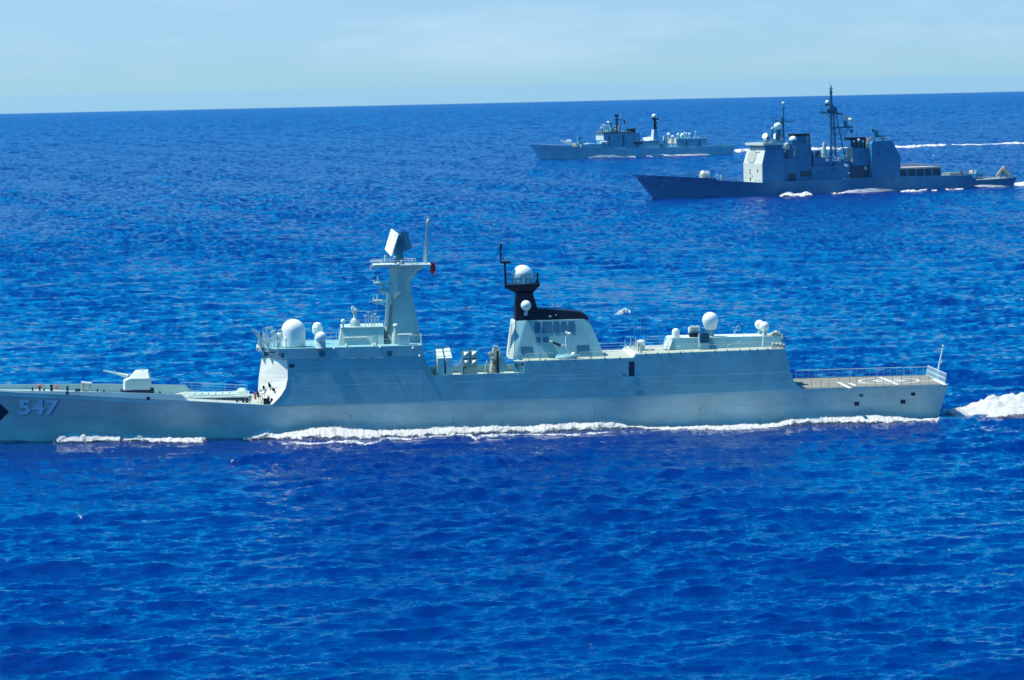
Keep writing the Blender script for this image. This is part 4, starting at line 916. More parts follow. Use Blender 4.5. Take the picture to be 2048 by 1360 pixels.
# gear at the foot of the bridge front
bf = MB(); rng = random.Random(17)
for i in range(44):
    x = rng.uniform(513, 552); y = rng.uniform(780, 806) if x < 530 else rng.uniform(793, 808); v_ = rng.uniform(-7.1, -5.2)
    a = S.pt(x, y, v_); s_ = rng.uniform(.08, .22)
    if i % 3 == 0: bf.tube((a.x, v_, zk1(a.x)+.05), (a.x+rng.uniform(-.1, .1), v_, max(a.z, zk1(a.x)+.6)), .04)
    else: bf.box(a.x, a.x+s_*1.5, v_, v_+.3, a.z, a.z+s_, .02, .02)
bf.build('deck_lockers', 'khaki', ship)
bg_ = MB(); a = S.pt(527, 806, -7.2); bg_.box(a.x, a.x+.85, -7.3, -6.5, zk1(a.x), zk1(a.x)+.8)
for x, y in ((540, 768), (541, 771), (529, 775), (551, 781), (548, 779), (538, 799), (545, 800), (516, 780), (517, 786), (518, 792), (530, 777)):
    a = S.hit(bvS, x, y, .2)
    if a: bg_.box(a.x-.1, a.x+.12, a.y-.12, a.y+.1, a.z-.25, a.z+.2)
bg_.build('wall_fittings', 'dark', ship)
# crewman-sized red locker beside the bridge front
a = S.pt(510, 790, -4); MB().box(a.x-.12, a.x+.2, -4.1, -3.8, a.z-.6, a.z+.3).build('fire_locker', 'orange', ship)

# ---- red flag hanging at the mast
fl = MB(); P0 = S.pt(864, 525, -.2); vs = []; nI, nJ = 10, 12; hh_ = (550-525)*S.k(P0)
for j in range(nJ+1):
    for i in range(nI+1):
        t = j/nJ; s_ = i/nI; wdt = (.75-.15*t)
        vs.append((P0.x-.33+s_*wdt+.18*t+.05*sin(t*7+s_*3), P0.y+.16*sin(s_*9+t*2)+.1*sin(t*5), P0.z-t*hh_*(.86+.16*sin(s_*6))))
fl.add(vs, [(j*(nI+1)+i, j*(nI+1)+i+1, (j+1)*(nI+1)+i+1, (j+1)*(nI+1)+i) for j in range(nJ) for i in range(nI)])
flag = fl.build('flag', 'red', None, smooth=60); flag.location = S.o; flag.rotation_euler = (0, 0, S.th)
flag['label'] = 'red flag hanging at the forward mast of the nearest warship'; flag['category'] = 'flag'

# ================================================================== the cruiser, number 70
def pbox(S, x0, y0, x1, y1, v0, v1, mb=None, tu=0, tv=0, tu1=None):
    """box whose near side is seen between two pixel corners; v0..v1 is its breadth"""
    mb = mb or MB(); ym = (y0+y1)/2
    return mb.box(S.pt(x0, ym, v0).x, S.pt(x1, ym, v0).x, v0, v1, S.pt((x0+x1)/2, y1, v0).z, S.pt((x0+x1)/2, y0, v0).z, tu, tv, tu1)
def lattice(mb, legs, n, r=.12):
    """braced tower: legs = list of (foot, head)"""
    m = len(legs)
    for a, b in legs: mb.tube(a, b, r*1.8, r*1.3, 6)
    for i in range(n+1):
        t = i/n; P_ = [a.lerp(b, t) for a, b in legs]
        for j in range(m):
            mb.tube(P_[j], P_[(j+1) % m], r*.7, None, 5)
            if i < n:
                t2 = (i+1)/n; q_ = legs[(j+1) % m][0].lerp(legs[(j+1) % m][1], t2) if (i+j) % 2 else None
                if q_ is not None: mb.tube(P_[j], q_, r*.7, None, 5)
                else: mb.tube(P_[(j+1) % m], legs[j][0].lerp(legs[j][1], t2), r*.7, None, 5)
    return mb
C = Ship(1305, 397, 8, -.3, R(22))
cr = C.root('cruiser', 'dark grey warship numbered 70 with a sunlit box-shaped bridge front and tall lattice mast', 'warship')
hbk2 = iu([0, 4, 12, 25, 45, 65, 150, 175, 190], [.2, 1.9, 4.4, 6.6, 8.2, 8.6, 8.6, 8.0, 7.4])
hbw2 = iu([0, 8, 20, 35, 55, 75, 140, 170, 190], [.05, .5, 2.4, 4.6, 6.9, 8.0, 8.0, 7.2, 6.4])
zk2 = pxcurve(C, [(1269, 350), (1350, 353.4), (1433, 357), (1436, 361.5), (1478, 363.5), (1525, 365.5), (1570, 364), (1625, 361), (1700, 357.5), (1800, 352.8), (1880, 351), (1944, 350.5), (1951, 360.5), (1995, 358), (2033, 354.5)], hbk2)
L2 = C.pt(2033, 355, -7.6).x
hm2, dm2 = hull_mesh(L2, hbw2, hbk2, zk2, lambda u: zk2(u)+.08, lambda u: zk2(u)-.02, .1, 8.5, 1.2, flare=1.9, N=160, fade=18)
H2 = hm2.build('hull', 'c_shaded', cr, smooth=28); bvC = BVHTree.FromPolygons([Vector(v) for v in hm2.v], hm2.f)
dm2.build('main_deck', 'c_deck', cr)
C.text(bvC, 'hull_number', 'c_num', '70', 1323, 358.5, 1342.5, 373.5, H2, off=.12, bold=.015, slope=.01)
Q = lambda x, y, v=0.: C.pt(x, y, v)
# forward deckhouse with its canted sunlit front
vn = -8.35
n0, n1, n2 = Q(1523.5, 364.5, vn), Q(1524.5, 328, vn), Q(1525.5, 301, vn+.1)
uf0, uf2 = n1.x, n1.x+1.6
vf_ = C.pu(1478, 327, uf0).y; vf2_ = C.pu(1486, 299, uf2).y
print('cruiser L', L2, 'front far v', vf_, vf2_, 'z', n1.z, n2.z)
ub = Q(1568, 330, vn).x
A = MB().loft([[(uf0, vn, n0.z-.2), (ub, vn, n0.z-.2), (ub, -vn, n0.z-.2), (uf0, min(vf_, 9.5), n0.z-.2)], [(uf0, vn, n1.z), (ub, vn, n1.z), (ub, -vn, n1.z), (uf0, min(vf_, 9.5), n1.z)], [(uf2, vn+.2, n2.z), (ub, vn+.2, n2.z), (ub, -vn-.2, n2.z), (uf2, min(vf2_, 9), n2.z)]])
AO = A.build('forward_deckhouse', 'c_shaded', cr); bvA = BVHTree.FromPolygons([Vector(v) for v in A.v], A.f)
# front overlaid with a panel whose paler paint carries the sunlight
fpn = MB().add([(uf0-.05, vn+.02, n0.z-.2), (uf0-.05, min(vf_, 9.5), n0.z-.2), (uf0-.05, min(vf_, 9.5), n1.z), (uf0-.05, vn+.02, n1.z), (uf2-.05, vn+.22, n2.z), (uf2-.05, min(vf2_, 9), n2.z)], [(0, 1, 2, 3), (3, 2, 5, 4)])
FPo = fpn.build('sunlit_tone_plating', 'c_lit', AO); bvFP = BVHTree.FromPolygons([Vector(v) for v in fpn.v], fpn.f)
fA, fB, fC, fD = Vector((uf0-.12, vn+.02, n1.z)), Vector((uf0-.12, min(vf_, 9.5), n1.z)), Vector((uf2-.12, min(vf2_, 9), n2.z)), Vector((uf2-.12, vn+.22, n2.z))
fq = lambda s_, t_: fA.lerp(fB, s_).lerp(fD.lerp(fC, s_), t_)
hs = [fq(s_, t_) for s_, t_ in ((.47, .08), (.71, .08), (.82, .32), (.82, .70), (.72, .97), (.50, .97), (.42, .74), (.42, .36))]
if all(hs):
    MB().loft([hs, [q-Vector((.1, 0, 0)) for q in hs]]).build('radar_panel', 'khaki', FPo)
    ot = MB()
    for a, b in zip(hs, hs[1:]+hs[:1]): ot.tube(a, b, .13, None, 5)
    ot.build('panel_rim', 'c_shaded', FPo)
for x, y, w_, h_ in ((1484.5, 340, 1.6, 5), (1500, 340, 1.8, 3), (1500.5, 346, 1.6, 5), (1515, 341, 1.6, 5), (1501, 358, 2, 7), (1486, 351, 2, 3), (1482, 357, 3, 4)):
    C.rect(bvFP, 'wall_fitting', 'dark', x-w_/2, y-h_/2, x+w_/2, y+h_/2, FPo, off=.09, sk=0)
wf = MB()
for x, y in ((1513, 305), (1516, 305), (1519, 304.5), (1505, 352), (1512, 360), (1520, 361)):
    h = C.hit(bvFP, x, y, .15)
    if h: wf.box(h.x-.1, h.x+.1, h.y-.25, h.y+.25, h.z-.2, h.z+.2)
wf.build('wall_fitting', 'c_mast', FPo)
for (x0, y0), (x1, y1) in (((1526, 330), (1566, 329)), ((1526, 347), (1566, 346)), ((1540, 304), (1540, 362)), ((1555, 304), (1555, 362))):
    q = [(x0, y0), (x1, y1), (x1+(.35 if x0 == x1 else 0), y1+(.35 if x0 != x1 else 0)), (x0+(.35 if x0 == x1 else 0), y0+(.35 if x0 != x1 else 0))]
    C.decal(bvA, 'plate_seam', 'c_num', [q[0], q[3], q[2], q[1]] if x0 == x1 else q, AO, 4, 1, .05)
for x, y in ((1533, 352), (1548, 338), (1561, 353), (1545, 312)): C.rect(bvA, 'porthole', 'f_dark', x, y, x+1.4, y+2.4, AO, off=.06)
# pilot house
pz0, pz1 = n2.z, Q(1529, 290.5, -6.5).z
u1 = Q(1529, 296, -7.2).x
vL = C.pu(1500, 296, u1).y; vL = min(vL, 8.5)
PH = MB().loft([[(u1, -7.2, pz0), (ub, -7.2, pz0), (ub, 7.2, pz0), (u1, vL, pz0)], [(u1, -7.2, pz1), (ub, -7.2, pz1), (ub, 7.2, pz1), (u1, vL, pz1)]]); PHo = PH.build('pilot_house', 'c_shaded', cr)
ffp = MB().add([(u1-.04, -7.15, pz0), (u1-.04, vL, pz0), (u1-.04, vL, pz1), (u1-.04, -7.15, pz1)], [(0, 1, 2, 3)]); FF = ffp.build('sunlit_tone_plating', 'c_lit', PHo); bvPP = BVHTree.FromPolygons([Vector(v) for v in ffp.v], ffp.f)  # pilot house front, its sunlight painted as a paler sheet
for i in range(7): 
    vv_ = -6.6+i*1.9
    if vv_+1.2 < vL: MB().box(u1-.1, u1-.05, vv_, vv_+1.3, pz1-1.2, pz1-.35).build('window', 'glass', PHo)
us = Q(1551, 287, -8.6).x
MB().box(u1-1.2, us+3, -8.6, 8.6, pz1, pz1+1.0).build('bridge_roof', 'c_lit', PHo)
MB().box(us-1, Q(1567, 286, -8).x, -7.6, 7.6, pz1+.9, pz1+1.8).build('upper_deck', 'c_shaded', PHo)
zr = pz1+1.0
rr = MB(); rails(rr, [(u1-1, -8.4, zr), (us, -8.4, zr)], 1., 1.4, .04, 2)
for i in range(12): uu = u1+i*1.0; rr.tube((uu, -6+i % 4, zr), (uu, -6+i % 4, zr+1.2+(i % 3)*.5), .07)
rr.build('guardrail', 'tan', PHo)
# illuminators, balls and forward mast
def dish(x, y, rp, v=0., par=None, mat='dome', ax=(-.8, -.42, .45), base=None):
    c = Q(x, y, v); k = C.k(c); d = Vector(ax).normalized()
    o = MB().lathe(c, [(rp*k*1.15, .0), (rp*k*1.1, -.35), (rp*k*.6, -rp*k*.8), (.2, -rp*k*1.1)], 18, d).build('illuminator_dish', mat, par or cr, smooth=40)
    b = Q(base[0], base[1], v) if base else Q(x+2, y+10, v)
    MB().tube(c-d*rp*k*.8, (c.x+1.2, v, c.z-1), .7, .7, 8).tube((c.x+1.2, v, c.z-.5), (c.x+1.2, v, b.z), .7, .9, 10).build('pedestal', 'c_mast', o, smooth=40); return o
dish(1529.5, 271.5, 5.6, -3); dish(1550.5, 272, 5.6, 1.5)
def ballc(x, y, rp, v=0., ybase=None, mat='dome', ped='c_mast', name='radar_dome', sq=1.):
    c = Q(x, y, v); k = C.k(c)
    o = MB().ball(c, rp*k, 20, 12, -90, sq).build(name, mat, cr, smooth=50)
    if ybase: MB().lathe((c.x, v, Q(x, ybase, v).z), [(rp*k*.7, 0), (rp*k*.55, Q(x, y, v).z-Q(x, ybase, v).z)], 12).build('pedestal', ped, o, smooth=40)
    return o
ballc(1555.5, 252.5, 8, 0, 284); ballc(1544.6, 257.5, 3.2, 0, 284, 'mast'); ballc(1531.5, 279, 3, -3, 286)
fmast = MB().tube(Q(1567, 284), Q(1566.8, 215), .55, .3, 8).lathe(Q(1567, 214), [(.2, -.9), (.6, 0.)], 10).box(Q(1561.5, 243).x, Q(1567, 243).x, -.5, .5, Q(1564, 248).z, Q(1564, 235).z)
FMo = fmast.build('forward_mast', 'c_mast', cr); c = Q(1567, 207); MB().ball(c, .8, 14, 8).build('mast_head_ball', 'mast', FMo, smooth=40)
ya = MB().tube(Q(1546.5, 241), Q(1587, 243.5), .22, None, 6).tube(Q(1550, 243), Q(1560, 250), .12)
for x, h in ((1547.5, 7), (1552.5, 15), (1556, 9), (1573, 4), (1578, 5), (1583, 5), (1586.5, 4)):
    ya.tube(Q(x, 242), Q(x, 242-h), .07, None, 5); ya.tube(Q(x, 242), Q(x, 245), .12, None, 5)
for i in range(9): ya.tube(Q(1562, 236+i*5), Q(1566, 238+i*5), .08)
ya.build('yardarm', 'c_mast', FMo)
ck = MB()
for x, y0, y1 in ((1541, 283, 266), (1544, 283, 262), (1561, 284, 258), (1537, 284, 276)): ck.tube(Q(x, y0), Q(x, y1), .18, None, 6)
ck.build('antenna_post', 'c_mast', cr)
# after part of the forward deckhouse, its stacks and dome
B1 = pbox(C, 1568.2, 288, 1623, 366, -4.9, 4.9).build('midships_deckhouse', 'c_shaded', cr)
pbox(C, 1568.2, 318, 1600, 366, -6.2, -4.9).build('deckhouse_step', 'c_shaded', cr)
sk = pbox(C, 1592, 272.5, 1621, 288.2, -2.8, 2.8).build('stack', 'c_shaded', cr); pbox(C, 1589.5, 267.3, 1621.5, 272.5, -3.1, 3.1).build('stack_cap', 'black', sk)
cs = MB()
for x, y0, y1 in ((1613.5, 288, 271), (1616, 288, 273), (1620.5, 288, 268)): cs.tube(Q(x, y0, -3.2), Q(x, y1, -3.2), .2, None, 6)
cs.build('exhaust_pipe', 'mast', sk)
for x, y in ((1605.5, 236), (1618, 232)): MB().tube(Q(x, 288, -3.6), Q(x+.3, y, -3.6), .11, .05, 5).build('whip_antenna', 'c_mast', cr)
c = Q(1586, 280, -3.2); k = C.k(c)
dm_ = MB().ball(c, 8*k, 24, 8, 0).build('radar_dome', 'dome', cr, smooth=60); MB().lathe((c.x, c.y, Q(1586, 290, -3.2).z), [(8*k, 0), (8*k, c.z-Q(1586, 290, -3.2).z)], 24).build('dome_base', 'c_shaded', dm_, smooth=40)
c = Q(1573, 291, -5.6); k = C.k(c); MB().box(c.x-1, c.x+1, -6.4, -4.9, c.z-1.6, c.z+.2, .1, .1).ball(c+Vector((0, 0, .3)), 4.2*k, 14, 8).box(c.x-1.2, c.x-.6, -6, -5.4, c.z-2.8, c.z).build('close_in_gun', 'c_lit', cr, smooth=30)
pl = MB()
for x, y0, y1 in ((1587, 315, 292), (1589.5, 313, 293)): pl.tube(Q(x, y0, -5.2), Q(x, y1, -5.2), .25, None, 6)
pl.build('vertical_pipe', 'mast', B1)
for (x0, y0, x1, y1) in ((1573, 347, 1590, 362), (1570, 298, 1578, 316), (1600, 342, 1630, 352)):
    a, b = Q(x0, y0, -5.0), Q(x1, y1, -5.0); MB().box(a.x, b.x, -5.05 if x0 > 1599 or y1 < 317 else -6.3, -4.8, b.z, a.z).build('recess', 'f_dark', B1)
cg2 = pbox(C, 1624, 331, 1700, 363, -5.2, 5.2).build('midships_deckhouse', 'c_shaded', cr); pbox(C, 1627, 315, 1664, 331.2, -4.5, 4).build('deckhouse_tier', 'c_shaded', cg2)
pbox(C, 1668, 322, 1702, 331.2, -4, 4).build('deckhouse_tier', 'c_shaded', cg2)
md = MB(); rng = random.Random(31)
for i in range(34):
    x = rng.uniform(1623, 1700); y = rng.uniform(300, 322) if x < 1662 else rng.uniform(316, 330); a = Q(x, y, rng.uniform(-4.8, 1)); s_ = rng.uniform(.3, 1.1)
    md.box(a.x, a.x+s_, a.y, a.y+s_, min(a.z, Q(x, 318, 0).z)-s_*2, a.z, .1, .1)
md.build('deck_equipment', 'c_mast', cr)
md = MB()
for i in range(12):
    x = rng.uniform(1624, 1700); y = rng.uniform(304, 324); a = Q(x, y, rng.uniform(-5.3, -4)); s_ = rng.uniform(.25, .8)
    md.box(a.x, a.x+s_*1.2, a.y, a.y+s_, a.z-s_*1.2, a.z, .05, .05)
md.build('deck_equipment', 'tan', cr)
sc = MB().lathe((Q(1648.5, 316, -2).x, -2, Q(1648.5, 316, -2).z), [(1.2, 0), (1.1, 3), (.75, 4.5), (.75, 6.0), (.5, 6.6), (.01, 6.8)], 12).box(Q(1650, 292, -2).x, Q(1652, 292, -2).x, -2.4, -1.6, Q(1651, 294, -2).z, Q(1651, 289, -2).z); sc.build('satellite_antenna', 'mast', cr, smooth=35)
for x, y in ((1655, 320), (1692, 330), (1694, 331.5)):
    a = Q(x, y, -5.4); MB().box(a.x-.6, a.x+.6, -5.8, -5.2, a.z-.5, a.z+.5, .1, .1).build('raft_canister', 'dome', cr)
# the tall lattice mast
lm = MB()
lattice(lm, [(Q(1661.5, 318, -1.6), Q(1661.8, 226, -.7)), (Q(1672, 318, -1.6), Q(1668, 226, -.7)), (Q(1672, 318, 2.2), Q(1668, 226, .9)), (Q(1661.5, 318, 2.2), Q(1661.8, 226, .9))], 12, .19)
lm.tube(Q(1661.5, 318, -1.9), Q(1661.8, 226, -1), .55, .35, 7)
lm.tube(Q(1691.5, 320, -1.5), Q(1672.5, 229, -.6), .3, .22, 6).tube(Q(1691.5, 320, 2), Q(1672.5, 229, .8), .3, .22, 6)
for i in range(7):
    t = i/7; a = Q(1691.5, 320, -1.5).lerp(Q(1672.5, 229, -.6), t); b = Q(1672, 318, -1.6).lerp(Q(1668, 226, -.7), t); b2 = Q(1672, 318, -1.6).lerp(Q(1668, 226, -.7), t+.12)
    lm.tube(a, b, .1, None, 5).tube(a, b2, .1, None, 5)
LM = lm.build('lattice_mast', 'c_mast', cr)
tp = MB().tube(Q(1661.8, 228), Q(1661.9, 180), .75, .5, 8).tube(Q(1661.9, 180), Q(1662, 171), .35, .3, 8).tube(Q(1659.5, 171), Q(1659.3, 162), .05).box(Q(1657.5, 216).x, Q(1666, 216).x, -1.2, 1.2, Q(1660, 222).z, Q(1660, 208).z, .3, .2)
for y, w_ in ((177, 4), (184, 3), (192, 2.5), (197.5, 4), (206, 5), (210, 4)): tp.box(Q(1662-w_, y).x, Q(1662+w_, y).x, -.3, .3, Q(1662, y+.8).z, Q(1662, y-.5).z)
tp.build('topmast', 'c_mast', LM)
ballc(1654.5, 204.5, 4.3, -1.2); pbox(C, 1650, 208, 1660, 212, -2, 0).build('dome_platform', 'c_mast', LM)
ya = MB().tube(Q(1638, 223), Q(1686, 227), .3, None, 6).tube(Q(1640, 225.5), Q(1686, 229), .12, None, 5)
for x, h in ((1639, 3), (1643, 14), (1648, 2), (1654, 4), (1676, 4), (1681, 16), (1685.5, 3)): ya.tube(Q(x, 224), Q(x, 224-h), .08, None, 5)
for i in range(12): ya.tube(Q(1639+i*4, 222.5+i*.3), Q(1639+i*4, 228+i*.3), .09, None, 5)
ya.build('yardarm', 'c_mast', LM)
MB().tube(Q(1651, 229), Q(1661, 237), .28, None, 6).build('stay', 'light', LM)
MB().lathe(Q(1670, 224), [(1., 0), (1.1, .8), (.8, 1.8), (.3, 2.4)], 10).lathe(Q(1655, 225), [(.8, 0), (.7, 1.2), (.3, 1.8)], 10).build('antenna_drum', 'c_mast', LM)
pf = MB().box(Q(1664, 254).x, Q(1704, 254).x, -1, 1, Q(1684, 256.5).z, Q(1684, 252.8).z)
for x in (1666, 1680, 1695): pf.tube(Q(x, 256), Q(x-11 if x > 1680 else x+8, 272), .15, None, 5)
pf.tube(Q(1698, 256), Q(1686, 282), .14, None, 5).tube(Q(1684, 256), Q(1692, 268), .12, None, 5).lathe(Q(1703, 262), [(.3, -.8), (.8, 0), (.8, .6)], 10)
pf.build('radar_platform', 'c_mast', LM)
rs_ = MB().loft([[Q(1688, 253, -.8), Q(1696, 253, -.8), Q(1696, 253, .8), Q(1688, 253, .8)], [Q(1686.5, 241, -.8), Q(1693, 241, -.8), Q(1693, 241, .8), Q(1686.5, 241, .8)]]).build('air_search_radar', 'c_mast', cr)
ant = MB(); n_ = 9
for j in range(6):
    for i in range(n_):
        t = i/(n_-1); x = 1682+t*17; y = 231+j*1.6+3*(t-.5)**2*2; a = Q(x, y, -1.5+3*t)
        if i: ant.tube(prev, a, .09, None, 4)
        if j: ant.tube(above[i], a, .07, None, 4)
        prev = a
        if i == 0: row = []
        row.append(a)
    above = row
ant.tube(Q(1690, 242), Q(1690, 232), .15); ant.build('mesh_antenna', 'tan', rs_)
MB().lathe(Q(1701, 240.5, -1), [(1.3, 0), (.9, .7), (.2, .9)], 12, (.3, -.4, .5)).tube(Q(1701, 242, -1), Q(1698, 252, -1), .2).build('small_dish', 'mast', rs_)
MB().tube(Q(1713, 279, -3), Q(1713, 240, -3), .12, .06, 5).build('whip_antenna', 'c_mast', cr)
# after deckhouse
vn3 = -8.35
w = [(1744.5, 357), (1744.5, 288), (1747.5, 282.3), (1786, 280.8), (1793, 297), (1800.8, 312), (1801, 336), (1801, 353.5)]
wp = [Q(x, y, vn3) for x, y in w]
ad = MB().add([(p.x, vn3+max(0, p.z-16)*.12, p.z) for p in wp]+[(p.x, -vn3-max(0, p.z-16)*.12, p.z) for p in wp], [tuple(range(8)), tuple(range(15, 7, -1))]+[(i, (i+1) % 8, 8+(i+1) % 8, 8+i) for i in range(8)])
AD = ad.build('after_deckhouse', 'c_shaded', cr)
bvAD = BVHTree.FromPolygons([Vector(v) for v in ad.v], ad.f)
for (x0, y0), (x1, y1) in (((1746, 318), (1799, 317)), ((1746, 336), (1799, 335)), ((1762, 284), (1762, 350)), ((1781, 284), (1781, 350))):
    q = [(x0, y0), (x1, y1), (x1, y1+.35), (x0, y0+.35)] if x0 != x1 else [(x0, y0), (x0+.35, y0), (x1+.35, y1), (x1, y1)]
    C.decal(bvAD, 'plate_seam', 'c_num', q, AD, 4, 1, .05)
for x, y in ((1751, 340), (1770, 328), (1790, 342), (1775, 300), (1756, 306)): C.rect(bvAD, 'door', 'f_dark', x, y, x+2, y+5, AD, off=.06)
kk_ = MB(); rng = random.Random(61)
for i in range(26):
    x = rng.choice([rng.uniform(1572, 1622), rng.uniform(1626, 1700), rng.uniform(1706, 1742)]); yt = 289 if x < 1623 else (331 if x < 1700 else 298); a = Q(x, yt+rng.uniform(3, 22), -5.3 if x < 1702 else -6.05); s_ = rng.uniform(.3, .9); kk_.box(a.x, a.x+s_, a.y-.25, a.y+.1, a.z, a.z+s_*1.3, .05, .02)
kk_.build('wall_locker', 'c_mast', cr)
al = MB(); w = [(1706.5, 331), (1706.5, 326), (1707, 296.5), (1745, 296.5), (1745, 331)]; wp = [Q(x, y, -6.0) for x, y in w]
al.add([(p.x, -6., p.z) for p in wp]+[(p.x, 6., p.z) for p in wp], [tuple(range(5)), tuple(range(9, 4, -1))]+[(i, (i+1) % 5, 5+(i+1) % 5, 5+i) for i in range(5)]).build('deckhouse_tier', 'c_shaded', AD)
pbox(C, 1700, 331, 1745, 359, -5.6, 5.6).build('deckhouse_tier', 'f_dark', AD)
uu_ = Q(1706.5, 310, -6).x; v9 = min(C.pu(1695, 310, uu_).y, 3)
lf_ = MB().loft([[(uu_-.5, -5.9, Q(1706, 324, -6).z), (uu_-.05, -5.9, Q(1706, 324, -6).z), (uu_-.05, v9, Q(1706, 324, -6).z), (uu_-.5, v9, Q(1706, 324, -6).z)], [(uu_-.2, -5.9, Q(1706, 295, -6).z), (uu_-.05, -5.9, Q(1706, 295, -6).z), (uu_-.05, v9, Q(1706, 295, -6).z), (uu_-.2, v9, Q(1706, 295, -6).z)]]); lf_.build('sunlit_tone_plating', 'tan', AD)  # tan sheet for the sunlit front of this tier
sk2 = MB()
for x in (1704, 1713, 1722, 1731): sk2.tube(Q(x, 296.5, -2), Q(x-.5, 279, -2), .65, .55, 8)
sk2.tube(Q(1704, 296.5, 2), Q(1704, 279, 2), .5).box(Q(1712, 290, -1).x, Q(1730, 290, -1).x, -1, 2, Q(1720, 296.5, -1).z, Q(1720, 284, -1).z)
SK2 = sk2.build('stack', 'f_dark', cr); pbox(C, 1701, 274.5, 1733, 280, -2.8, 2.8).build('stack_cap', 'black', SK2)
ballc(1717.5, 280, 3.2, -3.2, 296); ballc(1726, 284, 1.8, -3.2, 296)
tb = MB(); rng = random.Random(41)
for i in range(26):
    x = rng.uniform(1732, 1747); y = rng.uniform(271, 292); a = Q(x, y, rng.uniform(-5, -1)); s_ = rng.uniform(.25, .7)
    tb.box(a.x, a.x+s_, a.y, a.y+s_, Q(x, 297, -2).z, a.z, .05, .05)
tb.build('deck_equipment', 'tan', cr)
pbox(C, 1742, 276, 1751, 296, -4, 3, None, .2).build('director_base', 'c_shaded', AD)
dish(1748, 258.5, 5, 0, None, 'c_mast', (.55, -.5, .6), (1744, 275)); dish(1761, 269.5, 4.8, -2, None, 'c_mast', (.55, -.5, .6), (1758, 282))
rr = MB(); a, b = Q(1757, 281.5, -5.5), Q(1782, 281, -5.5); b.z = a.z; rails(rr, [a, b], 1.2, 1., .1, 2); rr.build('guardrail', 'tan', AD)
fa = MB()
for x, y in ((1694, 331), (1698, 346), (1698, 358), (1703, 358), (1689, 358)): a = Q(x, y, -8.2); fa.box(a.x-.3, a.x+.5, -8.3, -8, a.z-.2, a.z+.2)
fa.build('side_lamp', 'dome', cr)
ra_ = MB().lathe(Q(1731, 336, -5.8), [(.01, -.4), (.8, -.3), (.8, .3), (.01, .4)], 12, (0, 1, 0)); ra_.build('life_ring', 'mast', cr)
# after weather decks
pd_ = pbox(C, 1802, 337, 1881.5, 353.5, -6.6, 6.6).build('after_deck_structure', 'f_dark', cr)
pbox(C, 1801, 334.3, 1882, 337.5, -7.6, 7.6).build('raised_deck', 'tan', pd_)
rr = MB(); a, b = Q(1803, 334, -7.4), Q(1881, 334, -7.4); a.z = b.z = Q(1840, 334.3, -7.6).z; rails(rr, [a, b], 1.3, 1.2, .06, 2); a = a.copy(); b = b.copy(); a.y = b.y = 7.4; rails(rr, [a, b], 1.3, 1.2, .06, 2); rr.build('guardrail', 'tan', pd_)
for x in (1812, 1830, 1846, 1862): pbox(C, x, 338, x+5, 352, -6.9, -6.55).build('recess', 'c_shaded', pd_)
rl2 = MB(); a, b = Q(1884, 350.5, -8.1), Q(1943, 350, -8.1); a.z, b.z = zk2(a.x)+.1, zk2(b.x)+.1; rails(rl2, [a, b], 1.1, 1.3, .07, 3)
a, b = Q(1955, 359, -7.8), Q(1994, 357, -7.8); a.z, b.z = zk2(a.x)+.1, zk2(b.x)+.1; rails(rl2, [a, b], 1.1, 1., .08, 3)
a, b = Q(1438, 361, -7.2), Q(1478, 363, -7.8); a.z, b.z = zk2(a.x)+.1, zk2(b.x)+.1; rails(rl2, [a, b], 1.1, 1.2, .07, 3); rl2.build('guardrail', 'tan', cr)
vls2 = pbox(C, 1900, 345, 1921, 350, -3, 4).build('missile_deck', 'c_deck', cr); pbox(C, 1921, 341.5, 1926, 350.5, -3, 0).build('hatch_coaming', 'c_mast', vls2); pbox(C, 1927, 343, 1932, 350, -3, 0).build('hatch_coaming', 'tan', vls2)
def turret(x0, x1, yt, yb, v=2.2, col='light', flip=1):
    a, b = Q(x0, yb, -v), Q(x1, yb, -v); z1 = Q(x0, yt, -v).z; h = z1-a.z; l = b.x-a.x
    o = MB().loft([sym([(a.x, -v*.6, a.z), (a.x+l*.12, -v, a.z), (b.x, -v, a.z)]), sym([(a.x, -v*.6, a.z+h*.6), (a.x+l*.12, -v, a.z+h*.6), (b.x, -v, a.z+h*.6)]), sym([(a.x+l*.25, -v*.35, z1), (a.x+l*.35, -v*.6, z1), (b.x-l*.1, -v*.6, z1-.1)])]).build('gun_turret', col, cr)
    return o, a, b, h
t1, a, b, h = turret(1404, 1420, 341.5, 355.5, 1.8, 'c_lit')
c_ = (a+b)/2; MB().tube((a.x+1, 0, a.z+h*.62), (a.x-6.5, 0, a.z+h*.75), .22, .14, 8).build('gun_barrel', 'c_mast', t1)
MB().lathe((c_.x, 0, zk2(c_.x)), [(2, 0), (2, max(.2, a.z-zk2(c_.x)+.05))], 20).build('turret_ring', 'c_mast', t1)
t2, a, b, h = turret(1949, 1966, 341, 357.5, 2.2, 'c_shaded'); MB().tube((b.x-1, 0, a.z+h*.6), (b.x+6, 0, a.z+h*.7), .22, .14, 8).build('gun_barrel', 'c_mast', t2)
MB().lathe(((a.x+b.x)/2, 0, zk2(a.x+4)), [(2.2, 0), (2.2, max(.2, a.z-zk2(a.x+4)))], 20).build('turret_ring', 'c_mast', t2)
MB().box(a.x-.3, a.x+3, -1.2, 2.4, a.z+h*.6, a.z+h*1.02, .3, .3).build('turret_roof', 'tan', t2)
hp = MB()
a = C.root
hps = []
for (x0, y0, x1, y1, v0) in ((1993, 354, 2007, 336, -3.5), (1996, 354, 2009.5, 337, -1.5), (2022, 352, 2008, 336, -5.), (2018, 355, 2004.5, 338, -3.)):
    for dz in (0, 1.0): 
        for dv in (0, .9): MB().tube(Q(x0, y0-dz*3.2, v0+dv), Q(x1, y1-dz*3.2, v0+dv), .36, None, 8).build('missile_canister', 'tan' if dz else 'c_lit', cr)
hf = MB()
